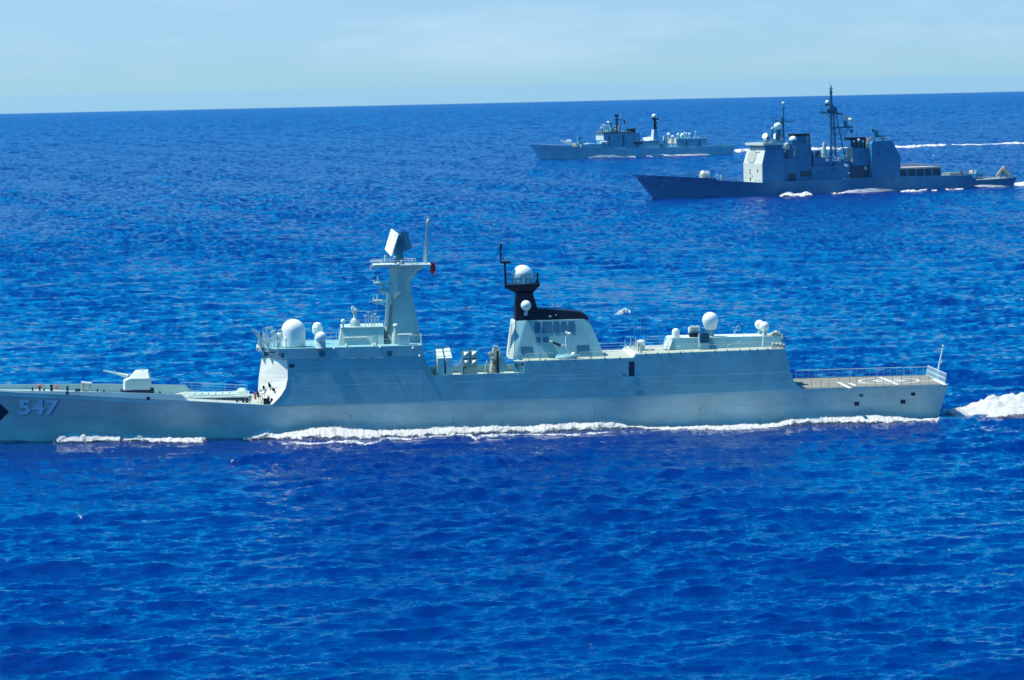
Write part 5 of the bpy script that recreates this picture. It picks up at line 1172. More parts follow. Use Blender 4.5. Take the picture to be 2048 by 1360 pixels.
for x in (1999, 2004, 2012, 2017): hf.tube(Q(x, 358, -3), Q(2008, 341, -3), .2, None, 5).tube(Q(x, 357, 1), Q(2008, 341, 1), .2, None, 5)
hf.build('canister_frame', 'c_mast', cr)
fw = MB()
for x, y in ((1434, 350), (1442, 352)): fw.tube(Q(x, 361, -3), Q(x+2, y, -3), .2, .15, 6)
a = Q(1434.5, 349.5, -3); fw.ball(a, .4, 8, 6).tube(a, Q(1430, 354, -3), .12); a = Q(1442.5, 352, -3); fw.box(a.x-.4, a.x+.4, -3.4, -2.6, a.z-.6, a.z+.5)
fw.build('deck_fitting', 'mast', cr)
gw = MB(); a, b = Q(1372, 353, -6), Q(1430, 356, -7); a.z, b.z = zk2(a.x)+.1, zk2(b.x)+.1; rails(gw, [a, b], 1.0, 1.8, .06, 2)
a, b = Q(1285, 350, 1.5), Q(1370, 352, 5.5); a.z, b.z = zk2(a.x)+.1, zk2(b.x)+.1; rails(gw, [a, b], 1., 2.2, .05, 2); gw.build('guardrail', 'c_mast', cr)
for x, y in ((1275, 354), (1290.5, 354), (1357, 357)): C.rect(bvC, 'fairlead', 'light', x-1, y-1, x+1, y+1, H2, off=.08)
C.rect(bvC, 'anchor', 'dark', 1281, 367, 1284.5, 371.5, H2, off=.15)

# ================================================================== the destroyer, farthest away
D = Ship(1085, 318, 9.3, -.2, R(20))
dr = D.root('destroyer', 'farthest grey warship with a black-topped tower, small black funnel and white domes aft', 'warship')
hbk3 = iu([0, 4, 12, 25, 45, 60, 130, 150, 170], [.2, 1.8, 4.2, 6.4, 7.8, 8.2, 8.2, 7.6, 7.0])
hbw3 = iu([0, 6, 15, 30, 50, 70, 125, 150, 170], [.05, .5, 2.0, 4.4, 6.8, 7.6, 7.6, 6.9, 6.2])
zk3 = pxcurve(D, [(1058, 289.3), (1100, 291), (1161, 294), (1180, 295.2), (1229, 296.8), (1321, 295.8), (1408, 293), (1471, 290.3)], hbk3)
L3 = D.pt(1471, 291, -7.2).x
hm3, dm3 = hull_mesh(L3, hbw3, hbk3, zk3, lambda u: zk3(u)+.08, lambda u: zk3(u)-.02, .1, 8, 2.2, flare=1.9, N=90, fade=18)
H3 = hm3.build('hull', 'f_hull', dr, smooth=28); dm3.build('main_deck', 'deck', dr)
W = lambda x, y, v=0.: D.pt(x, y, v)
zdk = zk3(60)
def fb(x0, y0, x1, y1, v, name, mat, par=dr, tu=0, tv=0, v1=None, tu1=None): return pbox(D, x0, y0, x1, y1, -v, v if v1 is None else v1, None, tu, tv, tu1).build(name, mat, par)
de = MB()
for x0, x1 in ((1229, 1253), (1295, 1320), (1335, 1366), (1378, 1391), (1406, 1471)):
    a, b = W(x0, 294, -8.25), W(x1, 294, -8.25); de.box(a.x, b.x, -8.3, -8.1, zk3(a.x)-.3, zk3(b.x)+.5)
de.build('deck_edge', 'dome', H3)
fb(1163, 287.5, 1262, 297, 6.4, 'lower_deckhouse', 'f_side')
fb(1176, 287, 1190, 296, 5, 'deckhouse_step', 'light')
br = fb(1208, 266.5, 1266, 297, 6.3, 'bridge', 'f_side')
ub_ = W(1208, 275, -6.3).x; va = min(D.pu(1192.5, 273, ub_).y, 8)
MB().box(ub_-.3, ub_-.02, -6.25, va, W(1208, 280.5, -6.3).z, W(1208, 267, -6.3).z).build('sunlit_tone_plating', 'light', br)  # bridge front made paler to show it sunlit
MB().box(ub_-1, W(1262, 266, -6.3).x, -6.9, max(va, 6.9), W(1208, 266.8, -6.3).z, W(1208, 265, -6.3).z).build('bridge_roof', 'f_dark', br)
ht = MB(); a = W(1209, 282, -6.35); 
for i in range(4): ht.lathe(W(1204+i*3.4, 285, -6.8), [(.01, -1), (1.0, -.8), (1.0, .8), (.01, 1)], 10, (1, 0, 0))
ht.build('raft_canister', 'white', dr)
z_ = W(1208, 265, -6.3).z
rng = random.Random(51)
q = MB()
for i in range(46):
    x = rng.uniform(1194, 1240); top = 265-(x-1192)*.38*rng.uniform(.3, 1); a = W(x, top, rng.uniform(-4, 4)); s_ = rng.uniform(.25, .8)
    q.box(a.x, a.x+s_, a.y, a.y+s_, z_, a.z, .05, .05)
q.build('bridge_top_equipment', 'mast', dr)
q = MB()
for i in range(20):
    x = rng.uniform(1198, 1238); y = rng.uniform(249, 263); a = W(x, y, rng.uniform(-5, 1)); q.box(a.x, a.x+.9, a.y, a.y+.8, a.z-.6, a.z, .1, .1)
q.build('bridge_top_equipment', 'light', dr)
q = MB()
for i in range(30):
    x = rng.choice([rng.uniform(1240, 1262), rng.uniform(1160, 1192), rng.uniform(1268, 1300), rng.uniform(1356, 1412)]); yb = 266 if 1238 < x < 1264 else (289 if x < 1200 else (284 if x < 1310 else 278)); a = W(x, yb, rng.uniform(-5.5, 3)); s_ = rng.uniform(.3, .8); q.box(a.x, a.x+s_, a.y, a.y+s_, a.z-.5, a.z+rng.uniform(.5, 1.9), .05, .05)
q.build('deck_equipment', 'dome', dr)
dp = MB()
for x, y0, y1 in ((1217, 272, 290), (1246, 270, 292), (1275, 284, 294), (1322, 287, 295), (1372, 279, 291), (1398, 279, 291)):
    a = W(x, (y0+y1)/2, -6.62); dp.box(a.x, a.x+.9, -6.68, -6.5, W(x, y1, -6.6).z, W(x, y0, -6.6).z)
for x, y in ((1228, 284), (1236, 276), (1252, 288), (1380, 285), (1364, 285), (1205, 290), (1188, 291)):
    a = W(x, y, -6.62); dp.box(a.x, a.x+.8, -6.7, -6.5, a.z, a.z+.8)
dp.build('door', 'f_dark', dr)
def fball(x, y, rp, v=0., yb=None, mat='dome'):
    c = W(x, y, v); k = D.k(c); o = MB().ball(c, rp*k, 18, 10).build('radar_dome', mat, dr, smooth=50)
    if yb: zb_ = W(x, yb, v).z; MB().lathe((c.x, v, zb_), [(rp*k*.7, 0), (rp*k*.6, c.z-zb_)], 10).build('pedestal', 'mast', o)
fball(1208, 250.5, 2.2, 0, 264); fball(1203, 255.5, 1.8, -2, 264); fball(1220, 250, 2., 0, 264)
fb(1218, 242, 1226, 245, 2, 'radar_head', 'dome'); MB().tube(W(1222, 245), W(1222, 264), .8, 1.3, 8).build('pedestal', 'f_side', dr)
mt = MB().loft([[W(1231, 265, -1.8), W(1238, 265, -1.8), W(1238, 265, 1.8), W(1231, 265, 1.8)], [W(1231.5, 236, -1.2), W(1235, 236, -1.2), W(1235, 236, 1.2), W(1231.5, 236, 1.2)]])
mt.box(W(1227.5, 239).x, W(1237, 239).x, -1.5, 1.5, W(1232, 239.5).z, W(1232, 238).z).box(W(1229, 232).x, W(1237, 232).x, -.4, .4, W(1233, 234).z, W(1233, 228.5).z).tube(W(1233, 238), W(1233, 232), .5)
for x0, y0, x1, y1 in ((1236, 240, 1246, 238), (1228, 247, 1240, 248), (1228, 254, 1242, 255)): mt.tube(W(x0, y0), W(x1, y1), .25, None, 5)
MT = mt.build('foremast', 'f_dark', dr)
MB().tube(W(1240.5, 263), W(1242.3, 219.5), .3, .12, 6).tube(W(1237.5, 240), W(1243, 239), .2).build('pole_mast', 'mast', dr)
fu = fb(1266, 265, 1280, 283, 4, 'funnel', 'f_side'); uu_ = W(1266, 272, -4).x; v_ = min(D.pu(1257, 272, uu_).y, 6)
MB().box(uu_-.3, uu_-.02, -3.9, v_, W(1266, 282, -4).z, W(1266, 266, -4).z).build('sunlit_tone_plating', 'light', fu)  # funnel front lit by its lighter colour
fb(1260, 257.2, 1271, 265.8, 3.4, 'funnel_top', 'black', fu); fb(1264, 282, 1300, 296.5, 5.8, 'midships_deckhouse', 'f_side')
fb(1268, 283, 1285, 289, 6, 'recess', 'f_dark')
wr = MB().loft([[W(1286, 275, -2), W(1300, 273, -2), W(1300, 273, 3), W(1286, 275, 3)], [W(1284, 283, -5), W(1308, 281, -5), W(1308, 281, 5), W(1284, 283, 5)]]); wr.build('sloping_roof', 'white', dr)
mm_ = fb(1300, 280.5, 1313, 288, 5, 'missile_house', 'light')
for x in (1301, 1304.5, 1308, 1311): fb(x, 281.5, x+2, 287.5, 5.1, 'missile_tube', 'louver', mm_, v1=-4.9)
fb(1292, 287.8, 1336, 296.5, 6, 'midships_deckhouse', 'f_side')
tw_ = MB().loft([[W(1307, 287, -2.6), W(1316.5, 286, -2.6), W(1316.5, 286, 2.6), W(1307, 287, 2.6)], [W(1308.5, 259, -1.8), W(1314, 259, -1.8), W(1314, 259, 1.8), W(1308.5, 259, 1.8)]]); TW = tw_.build('radar_tower', 'f_side', dr)
a0_, a1_ = W(1307, 286, -2.6), W(1308.5, 259, -1.8)
MB().loft([[(a0_.x-.3, -2.5, a0_.z), (a0_.x-.02, -2.5, a0_.z), (a0_.x-.02, 2.5, a0_.z), (a0_.x-.3, 2.5, a0_.z)], [(a1_.x-.3, -1.7, a1_.z), (a1_.x-.02, -1.7, a1_.z), (a1_.x-.02, 1.7, a1_.z), (a1_.x-.3, 1.7, a1_.z)]]).build('sunlit_tone_plating', 'light', TW)  # pale sheet painting sun onto the tower's front
bt_ = MB().loft([[W(1307.6, 259, -1.9), W(1314.2, 259, -1.9), W(1314.2, 259, 1.9), W(1307.6, 259, 1.9)], [W(1307.5, 242, -1.6), W(1312, 242, -1.6), W(1312, 242, 1.6), W(1307.5, 242, 1.6)], [W(1304, 238, -2.2), W(1314, 238, -2.2), W(1314, 238, 2.2), W(1304, 238, 2.2)], [W(1305, 235.5, -2), W(1312, 235.5, -2), W(1312, 235.5, 2), W(1305, 235.5, 2)]])
bt_.box(W(1312, 237).x, W(1317, 237).x, -.6, .6, W(1314, 239.5).z, W(1314, 236.5).z).tube(W(1316, 237), W(1316.2, 228), .12).box(W(1312, 246).x, W(1315, 246).x, -.6, .6, W(1313, 248).z, W(1313, 245).z)
bt_.build('tower_top', 'black', TW); fball(1308.2, 232.5, 4.9, 0, None)
q = MB()
for i in range(24):
    x = rng.uniform(1314, 1336); y = rng.uniform(279, 289); a = W(x, y, rng.uniform(-5, 0)); s_ = rng.uniform(.4, 1); q.box(a.x, a.x+s_, a.y, a.y+s_, zdk, a.z, .1, .1)
q.build('deck_equipment', 'f_side', dr)
hb2 = fb(1354, 276.8, 1414, 294, 6.6, 'hangar', 'f_side'); uu_ = W(1354, 284, -6.6).x; v_ = min(D.pu(1334, 284, uu_).y, 8.5)
lw = MB().loft([[(uu_-.4, -6.4, W(1354, 287, -6.6).z), (uu_-.05, -6.4, W(1354, 287, -6.6).z), (uu_-.05, v_, W(1354, 287, -6.6).z), (uu_-.4, v_, W(1354, 287, -6.6).z)], [(uu_-.3, -5.6, W(1354, 276, -6.6).z), (uu_-.05, -5.6, W(1354, 276, -6.6).z), (uu_-.05, v_*.8, W(1354, 276, -6.6).z), (uu_-.3, v_*.8, W(1354, 276, -6.6).z)]]); lw.build('sunlit_tone_plating', 'c_lit', hb2)  # hangar front, brightened in colour as if in sun
fb(1330, 272, 1334, 288, 2, 'vent_post', 'mast'); rr = MB(); a, b = W(1397, 276, -6), W(1413, 276, -6); b.z = a.z; rails(rr, [a, b], 1.4, 2, .12, 3); rr.build('guardrail', 'mast', hb2)
fball(1337.5, 269, 3.6, 2, 280); fball(1345.5, 273.5, 3.2, -1, 280); fball(1356.2, 269, 3, -2, 278); fball(1365, 270, 4, -1, 278); fball(1361.5, 273, 2.4, -3, 278); fball(1369.5, 265.5, 1.8, 0, 277); fball(1373, 267, 1.6, 1, 277); fball(1379, 268, 2.7, -1, 277)
MB().tube(W(1391, 277), W(1391, 266), 1.3, .6, 8).build('director_pedestal', 'f_side', dr); fball(1391, 263.6, 1.5, 0, None)
t_ = MB().loft([[W(1129, 289, -2), W(1143, 290, -2), W(1143, 290, 2), W(1129, 289, 2)], [W(1130.5, 283, -1.8), W(1143, 283, -1.8), W(1143, 283, 1.8), W(1130.5, 283, 1.8)], [W(1134, 279.3, -1), W(1142, 279, -1), W(1142, 279, 1), W(1134, 279.3, 1)]]); tq = t_.build('gun_turret', 'dome', dr)
MB().tube(W(1131, 285), W(1121, 281.5), .3, .18, 6).tube(W(1131, 284, 1), W(1121, 280.5, 1), .3, .18, 6).build('gun_barrel', 'mast', tq)
fl_ = MB().box(W(1156, 280).x, W(1162, 280).x, -1.6, 1.6, W(1158, 288).z, W(1158, 276).z, .2, .2).tube(W(1155, 281, -1), W(1155.5, 273, -1), .5).box(W(1155, 275).x, W(1162, 275).x, -1.8, -.4, W(1158, 282).z, W(1158, 272.5).z).tube(W(1165, 289), W(1166, 279), .5, .4)
fl_.build('missile_launcher', 'f_side', dr); fb(1151, 286.5, 1158, 294, 3, 'launcher_base', 'khaki')
wl_ = MB(); a, b = W(1064, 289.5, -1.5), W(1128, 291.5, -4.5); a.z = zk3(a.x)+.1; b.z = zk3(b.x)+.1; rails(wl_, [a, b], .7, 2.5, .07, 1); wl_.build('guardrail', 'light', dr)
pbx = MB(); P0 = W(1246.5, 240, 0); vs = []
for j in range(5):
    for i in range(4): vs.append((P0.x+i*.42+.12*j, P0.y+.2*sin(i*2+j), P0.z-j*.62+.15*sin(i*2)))
pbx.add(vs, [(j*4+i, j*4+i+1, (j+1)*4+i+1, (j+1)*4+i) for j in range(4) for i in range(3)])
f3 = pbx.build('flag', 'red', None, smooth=60); f3.location = D.o; f3.rotation_euler = (0, 0, D.th); f3['label'] = 'tiny dark red flag hanging behind the foremast of the farthest warship'; f3['category'] = 'flag'

# ================================================================== sea
def wave_comps():
    rng = np.random.RandomState(3); comps = []; wind = R(-79)
    for i in range(150):
        lam = .65*(34/.65)**(rng.rand()**1.05)
        th = wind + rng.randn()*R(27)
        steep = .043*(1.0 if lam < 3.2 else (3.2/lam)**.62)
        comps.append((2*pi/lam, th, steep, rng.rand()*2*pi))
    return comps
WAVES = wave_comps()
def wave(X, Y, sp):
    Z = np.zeros_like(X); SX = np.zeros_like(X); SY = np.zeros_like(X); DX = np.zeros_like(X); DY = np.zeros_like(X)
    # gusty patches: some stretches of water are rougher than others
    G = 1+.24*np.sin(X/31+1.3*np.sin(Y/90))*np.sin(Y/73+1.1*np.sin(X/47))+.20*np.sin(X/13+Y/51)+.12*np.sin(X/90-Y/300)
    ru = (X-S.o.x)*S.au.x+(Y-S.o.y)*S.au.y; rv = (X-S.o.x)*S.av.x+(Y-S.o.y)*S.av.y      # the hull smooths the water along its side
    G = G*(1-.62*np.exp(-((rv+9)/9.)**2)*np.clip((ru+12)/10, 0, 1)*np.clip((142-ru)/10, 0, 1))
    for kx, th, st, ph in WAVES:
        lam = 2*pi/kx; a = st/kx*G
        a = a*np.clip((lam/sp-2.)/2., 0, 1)
        p = kx*(X*cos(th)+Y*sin(th))+ph
        c, q = np.cos(p), np.sin(p)
        Z += a*c; SX -= a*kx*cos(th)*q; SY -= a*kx*sin(th)*q
        DX -= .95*a*cos(th)*q; DY -= .95*a*sin(th)*q
    return Z, SX, SY, DX, DY
def sea_z(x, y):
    x = np.atleast_1d(np.asarray(x, float)); y = np.atleast_1d(np.asarray(y, float)); r2 = x*x+y*y
    Z = wave(x, y, np.sqrt(r2)*2.85e-4)[0]
    return Z - r2/(2*6371000.)
def make_sea():
    vis = np.radians(np.linspace(-10.6, 10.6, 1300))
    mid = np.radians(np.linspace(10.6, 34, 260)[1:]); coarse = np.radians(np.linspace(34, 326, 120)[1:-1])
    az = np.concatenate([vis, mid, coarse, 2*pi-mid[::-1]])
    daz = np.diff(np.concatenate([az, [2*pi+az[0]]])); daz[len(vis)-1+len(mid)+len(coarse):] = mid[1]-mid[0]; daz = np.maximum(daz, vis[1]-vis[0])
    s = np.linspace((1450-179)/F, 20/F, 900)
    r = CAMZ/s
    r = np.concatenate([[15], np.linspace(30, r[0], 60)[:-1], r, np.linspace(r[-1]*1.1, 34000, 14)])
    A, Rr = np.meshgrid(az, r)
    X = (Rr*np.sin(A)).astype(np.float64); Y = (Rr*np.cos(A)).astype(np.float64)
    sp = Rr*daz[None, :]; sp = np.where(Rr < 238, np.maximum(sp, 1.7), sp)
    Z, SX, SY, DX, DY = wave(X, Y, sp)
    # far off, only the wave faces that lean towards a viewer show above the crests in front of them
    ex, ey = X/Rr, Y/Rr; se = SX*ex+SY*ey; m_ = .35*CAMZ/Rr; fr = np.clip((Rr-350)/700, 0, 1)
    se2 = np.abs(se+m_)-m_; se2 = se2+fr*.09; d = (se2-se)*fr
    d = d-(.36*np.clip((Rr-430)/300, 0, 1)+.28*np.clip((Rr-900)/1600, 0, 1))*(se2-.2)
    SX = SX+d*ex; SY = SY+d*ey
    fade = np.clip((34000-Rr)/8000, 0, 1)
    Z = Z*fade - Rr**2/(2*6371000.)
    X = X+DX; Y = Y+DY
    nr, nc = X.shape
    co = np.stack([X, Y, Z], -1).reshape(-1, 3).astype(np.float32)
    i = np.arange(nr-1)[:, None]*nc; j = np.arange(nc)[None, :]; j2 = (j+1) % nc
    f = np.stack([i+j, i+j2, i+nc+j2, i+nc+j], -1).reshape(-1, 4)
    centre = len(co); co = np.vstack([co, [[0, 0, 0]]]).astype(np.float32)
    tri = [(k, centre, (k+1) % nc) for k in range(nc)]
    me = bpy.data.meshes.new('sea'); nf, ntri = len(f), len(tri)
    me.vertices.add(len(co)); me.vertices.foreach_set('co', co.ravel())
    me.loops.add(nf*4+ntri*3); me.polygons.add(nf+ntri)
    # winding so that normals point up
    lf = f[:, [3, 2, 1, 0]].ravel(); lt = np.array([(a, c, b) for a, b, c in tri]).ravel()
    me.loops.foreach_set('vertex_index', np.concatenate([lf, lt]).astype(np.int32))
    me.polygons.foreach_set('loop_start', np.concatenate([np.arange(nf)*4, nf*4+np.arange(ntri)*3]).astype(np.int32))
    me.update(calc_edges=True); me.validate()
    me.polygons.foreach_set('use_smooth', [True]*(nf+ntri))
    at = me.attributes.new('wave_normal', 'FLOAT_VECTOR', 'POINT')
    N = np.stack([-SX, -SY, np.ones_like(SX)], -1); N /= np.linalg.norm(N, axis=-1, keepdims=True)
    N = np.vstack([N.reshape(-1, 3), [[0, 0, 1]]]).astype(np.float32); at.data.foreach_set('vector', N.ravel())
    me.materials.append(M['water'])
    o = bpy.data.objects.new('sea', me); COL.objects.link(o); o['kind'] = 'structure'
    print('sea up', me.polygons[1000].normal[:], len(co), 'verts; z std', float(np.std(Z[:400])))
    return o
SEA = make_sea()


# ================================================================== foam
from mathutils import noise as mn
class Foam:
    def __init__(s): s.v = []; s.f = []; s.e = []; s.rng = random.Random(77)
    def grid(s, P, E):
        nr, nc = len(P), len(P[0]); o = len(s.v)
        for r in P: s.v += [tuple(p) for p in r]
        for r in E: s.e += list(r)
        for j in range(nr-1):
            for i in range(nc-1): s.f.append((o+j*nc+i, o+j*nc+i+1, o+(j+1)*nc+i+1, o+(j+1)*nc+i))
    def drop(s, p, r):
        o = len(s.v)
        for k in range(4):
            d = Vector((s.rng.uniform(-1, 1), s.rng.uniform(-1, 1), s.rng.uniform(-1, 1))).normalized()*r; s.v.append(tuple(Vector(p)+d)); s.e.append(1)
        s.f += [(o, o+1, o+2), (o, o+2, o+3), (o, o+3, o+1), (o+1, o+3, o+2)]
    def build(s, name, label):
        me = bpy.data.meshes.new(name); me.from_pydata(s.v, [], s.f); me.update()
        at = me.attributes.new('edge', 'FLOAT', 'POINT'); at.data.foreach_set('value', s.e)
        me.polygons.foreach_set('use_smooth', [True]*len(me.polygons)); me.materials.append(M['foam'])
        o = bpy.data.objects.new(name, me); COL.objects.link(o); o['kind'] = 'stuff'; o['label'] = label; o['category'] = 'foam'; return o
def wpt(px, py, z=0.):
    d = fwd*F + RT*(px-CX) - UP*(py-CY); t = (z-CAMZ)/d.z; p = Vector((d.x*t, d.y*t, z))
    for _ in range(3): t = (z-(p.x**2+p.y**2)/12742000.-CAMZ)/d.z; p = Vector((d.x*t, d.y*t, CAMZ+d.z*t))
    return p
def wplane(px, py, p0, n):
    d = fwd*F + RT*(px-CX) - UP*(py-CY); c = Vector((0, 0, CAMZ)); return c+d*((p0-c).dot(n)/d.dot(n))
def foam_line(fm, pts, S_=None, hb=None, dx=1.1, rows=10, lump=.26, drops=.5, depth=None, e0=.55, spray=1., voff=.75):
    xs = np.arange(pts[0][0], pts[-1][0]+.01, dx); X_ = [p[0] for p in pts]; T = np.interp(xs, X_, [p[1] for p in pts]); B = np.interp(xs, X_, [p[2] for p in pts])
    P = [[] for _ in range(rows+1)]; E = [[] for _ in range(rows+1)]
    W0 = [wpt(x, yb, .12) for x, yb in zip(xs, B)]
    ZB = sea_z([q.x for q in W0], [q.y for q in W0])+np.array([(q.x**2+q.y**2)/12742000. for q in W0]); kn = max(1, int(16/dx)); ZB = np.convolve(np.pad(ZB, kn, 'edge'), np.ones(2*kn+1)/(2*kn+1), 'valid')
    for i, (x, yt, yb) in enumerate(zip(xs, T, B)):
        end = min(1, (i+1)/6, (len(xs)-i)/6)
        yt = yt-(mn.fractal(Vector((x*.11, 3.1, 0)), .8, 2., 5)*1.2+mn.noise(Vector((x*.45, 9, 0)))*1.1)*min(1, (yb-yt)/9)*spray
        yb = yb+mn.fractal(Vector((x*.07, 7.7, 0)), .9, 2., 4)*1.6*min(1, (yb-yt)/8)
        b = wpt(x, yb, float(ZB[i])+.14)
        if S_:
            lb = S_.loc(b-Vector((0, 0, 0))); lb.z += 0
            vh = -(hb(lb.x)+voff); tl = S_.pt(x, yt, vh); top = S_.o+S_.au*tl.x+S_.av*tl.y; top.z = S_.o.z+tl.z
            n_ = S_.av
            if lb.y > vh-1.5: b = S_.o+S_.au*lb.x+S_.av*(vh-1.5); b.z = float(ZB[i])+.14-(b.x**2+b.y**2)/12742000.
        else:
            dd = Vector((b.x, b.y, 0)).normalized(); b2 = b+dd*(depth or 3); top = wplane(x, yt, b2, dd)
        for j in range(rows+1):
            t = j/rows; p = top.lerp(b, t); hump = sin(pi*min(1, t*1.15))
            nz = mn.fractal(Vector((p.x*.8, p.y*.8, p.z*.8)), .7, 2.1, 4)
            h = max(0, top.z-b.z)*(1-t)**1.2 + lump*hump*(nz+.25)
            p = p - Vector((0, 1, 0))*lump*1.2*hump*abs(nz); p.z = h
            P[j].append(p); E[j].append(e0*end*(1 if .12 < t < .5 else (.55 if t <= .12 else 1-1.75*(t-.5)))+.06)
        if fm.rng.random() < drops*min(1, (yb-yt)/10):
            for _ in range(2):
                p = top+Vector((fm.rng.uniform(-.3, .3), fm.rng.uniform(-.4, 0), abs(fm.rng.gauss(0, .28)))); fm.drop(p, fm.rng.uniform(.03, .09))
                p = b.lerp(top, fm.rng.uniform(-.4, .1)); p.z += .1; fm.drop(p, fm.rng.uniform(.04, .10))
    fx_ = np.array([[q.x for q in r] for r in P]); fy_ = np.array([[q.y for q in r] for r in P]); zz_ = sea_z(fx_.ravel(), fy_.ravel()).reshape(fx_.shape)
    for j in range(rows+1):
        for i in range(len(xs)): P[j][i].z = max(P[j][i].z+.07, .05)+zz_[j, i] if j < rows else zz_[j, i]-.12
    fm.grid(P, E)
hb1f = lambda u: hbw1(u)+ (hbk1(u)-hbw1(u))*.05
F1 = Foam()
foam_line(F1, [(112, 873, 880), (130, 866, 880), (150, 860, 879), (165, 865, 879), (190, 861, 878), (206, 868, 879), (216, 869, 879), (236, 870, 878), (246, 870, 877)], S, hb1f, e0=.55, voff=2.2)
foam_line(F1, [(243, 868, 874), (262, 864, 879), (280, 867, 881), (300, 870, 883), (340, 874, 885), (370, 875, 886), (400, 874, 884), (414, 876, 880)], S, hb1f, e0=.62, voff=1.6)
foam_line(F1, [(484, 874, 876), (500, 868, 876), (515, 860, 876), (532, 852, 877), (548, 859, 878), (562, 863, 879), (585, 860, 880), (620, 854, 881), (650, 853, 880), (700, 855, 879), (750, 857, 878), (800, 858, 876), (840, 859, 876), (870, 855, 873), (900, 852, 871), (950, 850, 868), (985, 847, 867), (1010, 850, 865), (1050, 849, 864), (1085, 846, 866), (1110, 845, 864), (1130, 843, 861), (1160, 841, 861), (1185, 839, 861), (1205, 841, 858), (1240, 845, 853), (1252, 848, 852)], S, hb1f, e0=.47, dx=.9)
foam_line(F1, [(1246, 850, 853), (1290, 853, 857), (1340, 853, 861), (1400, 849, 862), (1450, 848, 862), (1500, 846, 860), (1550, 842, 857), (1575, 837, 852), (1600, 834, 847), (1625, 832, 846), (1650, 831, 847), (1700, 831, 850), (1750, 829, 852), (1775, 830, 848), (1800, 832, 844), (1840, 836, 843), (1880, 838, 842)], S, hb1f, e0=.45, dx=.9)
# trailing lace of foam further out
foam_line(F1, [(560, 884, 887), (620, 882, 889), (700, 881, 888), (760, 880, 886), (860, 874, 882), (940, 868, 876), (1000, 866, 873), (1060, 866, 870), (1150, 866, 871), (1220, 862, 866)], None, None, e0=.36, depth=1, lump=.1, drops=.25)
# stern wake: a boiling heap behind the transom
def wake(fm, S_, u0, u1, w0, w1, h0, h1, du=.35, nv=56, seed=1., e0=.7, ypx=None, vc=0.):
    n = int((u1-u0)/du); P = [[] for _ in range(nv+1)]; E = [[] for _ in range(nv+1)]
    for i in range(n+1):
        t = i/n; u = u0+(u1-u0)*t; w_ = w0+(w1-w0)*min(1, t*1.6); hh = (h0+(h1-h0)*min(1., t*3))*(1-.25*t)*min(1., .25+(u-u0)/9)
        for j in range(nv+1):
            s_ = -1+2*j/nv; v = s_*w_+vc
            nz = mn.fractal(Vector((u*.35+seed, v*.35, 0)), .75, 2.1, 6); nz2 = mn.fractal(Vector((u*.12, v*.2+seed, 2)), .9, 2., 3)
            env = max(0, 1-abs(s_)**2.6); z = hh*env*(.62+.42*nz+.38*nz2)+.12
            p = S_.o+S_.au*u+S_.av*v; p.z = S_.o.z*0-(p.x**2+p.y**2)/12742000.+max(.1, z)
            endf = min(1, (u-u0)/2.5+.25+.5*mn.noise(Vector((1, v*.6, u*.5))))
            P[j].append(p); E[j].append((e0*min(1, (1-abs(s_))*5)+.05)*endf)
            if fm.rng.random() < .02*env and du < .5: fm.drop(p+Vector((0, 0, abs(fm.rng.gauss(0, .35)))), fm.rng.uniform(.04, .13))
    fm.grid(P, E)
wake(F1, S, L1+.8, L1+50, 6.0, 12, 1.6, 4.0, e0=.72, vc=-1.5)
F1.build('foam', 'white bow wave, side wash and wake of the nearest warship')
F2 = Foam(); hb2f = lambda u: hbw2(u)+.1
for seg in ([(1558, 392, 393.5), (1565, 388, 393), (1573, 385, 393), (1578, 382.5, 393), (1588, 387, 393), (1600, 386, 393), (1612, 381, 392.5), (1620, 385, 392), (1626, 389, 391)],
            [(1661, 387, 389), (1680, 384, 387.5), (1700, 379, 384), (1715, 377.5, 382), (1742, 377, 380)],
            [(1800, 384.5, 386), (1815, 380.5, 385.5), (1835, 380, 384.5), (1845, 377.5, 382), (1856, 378, 380)], [(1862, 379, 383), (1875, 379, 383)], [(1890, 378, 380), (1900, 378.5, 381), (1912, 378, 380), (1928, 377, 378.5)],
            [(1945, 373, 375), (1965, 371.5, 374), (1985, 371, 373)]):
    foam_line(F2, seg, C, hb2f, voff=2.4, dx=.6, rows=5, lump=.4, e0=.62, drops=.1)
wake(F2, C, L2-1, L2+90, 6, 12, 1.0, 4.2, du=1.2, nv=24, e0=.8)
F2.build('foam', 'white wash and wake around the middle warship numbered 70')
F3 = Foam(); hb3f = lambda u: hbw3(u)+.1
for seg in ([(1174, 315, 316), (1185, 312.5, 315), (1200, 311, 314.5), (1215, 311, 314), (1226, 309.5, 313.5), (1234, 311, 313)], [(1250, 311, 313), (1262, 309.5, 313), (1269, 311, 313)], [(1290, 311, 313), (1299, 311, 312.5)], [(1307, 310.5, 312), (1313, 310.5, 312)], [(1319, 309, 311), (1337, 308.5, 310)], [(1345, 309, 311), (1378, 307.5, 309.5), (1397, 307.5, 308.6)]):
    foam_line(F3, seg, D, hb3f, voff=2.4, dx=.6, rows=4, lump=.3, e0=.7, drops=0)
for seg in ([(1466, 299, 304), (1480, 297, 304), (1500, 297, 303), (1560, 296.5, 301.5), (1600, 296, 300.5), (1626, 295, 300.5), (1660, 295, 299), (1700, 294, 298), (1740, 293.5, 297.5), (1792, 292, 296.5), (1830, 289.5, 295), (1860, 288, 292.5), (1895, 288.2, 290.8)], [(1900, 288.3, 290.3), (1940, 288, 290), (1960, 288, 289.6), (2010, 286.3, 288.2), (2060, 285.6, 288), (2150, 284, 287)]):
    foam_line(F3, seg, None, None, dx=1.5, rows=5, lump=.4, e0=.62, drops=0, depth=20)
F3.build('foam', 'white wash and long wake of the farthest warship')
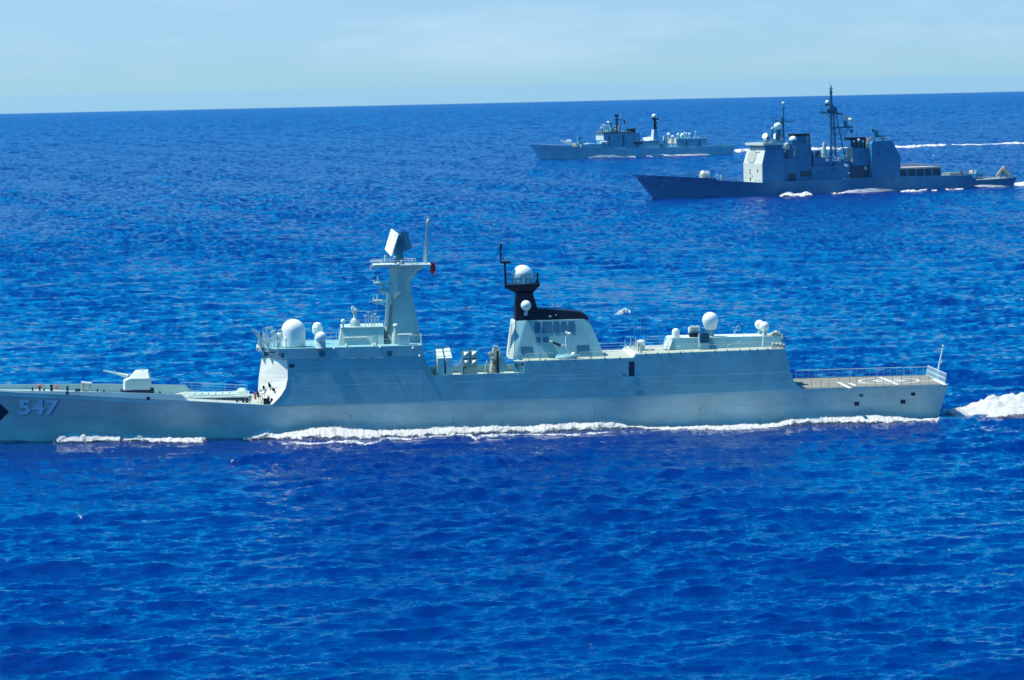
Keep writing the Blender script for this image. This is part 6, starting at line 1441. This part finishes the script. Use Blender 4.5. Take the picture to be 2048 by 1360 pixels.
# scattered whitecaps
F4 = Foam(); rng = random.Random(13)
foam_line(F4, [(1229, 627, 630), (1238, 623, 629), (1247, 617.5, 628), (1255, 617, 627), (1262, 621, 626)], None, None, dx=.6, rows=7, lump=.3, e0=.5, drops=.1, depth=1.5)
caps = [(1372, 445, 9, 3), (2042, 597, 12, 4), (1870, 312, 14, 3.5), (160, 1041, 13, 6), (151, 456, 8, 3), (260, 701, 16, 3), (425, 228, 9, 1.6), (1145, 528, 8, 3), (1938, 673, 18, 3), (1580, 455, 10, 2.4), (1842, 410, 8, 2.4), (495, 1074, 9, 4), (1515, 202, 9, 1.6), (60, 380, 8, 2), (700, 610, 9, 2), (115, 535, 7, 2), (960, 212, 8, 1.4), (1690, 1010, 10, 3), (470, 920, 26, 3), (330, 995, 10, 3), (1180, 1290, 12, 4), (260, 1296, 10, 3), (1900, 1100, 10, 3)]
for i in range(34):
    y = 240+560*rng.random()**1.2; caps.append((rng.uniform(0, 2048), y, rng.uniform(3, 9), rng.uniform(1., 2.2)))
for x, y, w_, h_ in caps:
    foam_line(F4, [(x-w_/2, y-h_*.15, y+h_*.3), (x-w_*.15, y-h_*.45, y+h_*.4), (x+w_*.25, y-h_*.5, y+h_*.45), (x+w_/2, y-h_*.1, y+h_*.15)], None, None, dx=max(.4, w_/26), rows=5, lump=.12, e0=.2 if h_ < 3 else .24, drops=.0, depth=.8)
F4.build('foam', 'small scattered whitecaps on the open blue water')

# haze over the water
HZ = MB().box(-36000, 36000, -36000, 36000, -110, 75).build('haze', bpy.data.materials.new('haze_air'), None, kind='stuff')
hmt = HZ.data.materials[0]; hmt.use_nodes = True; hn = hmt.node_tree; hn.nodes.clear()
ho = hn.nodes.new('ShaderNodeOutputMaterial'); hv = hn.nodes.new('ShaderNodeVolumePrincipled')
hv.inputs['Color'].default_value = (.45, .82, .98, 1); hv.inputs['Density'].default_value = 1.3e-5; hv.inputs['Anisotropy'].default_value = .2
hn.links.new(hv.outputs[0], ho.inputs['Volume'])
try: hmt.cycles.homogeneous_volume = True
except Exception: pass
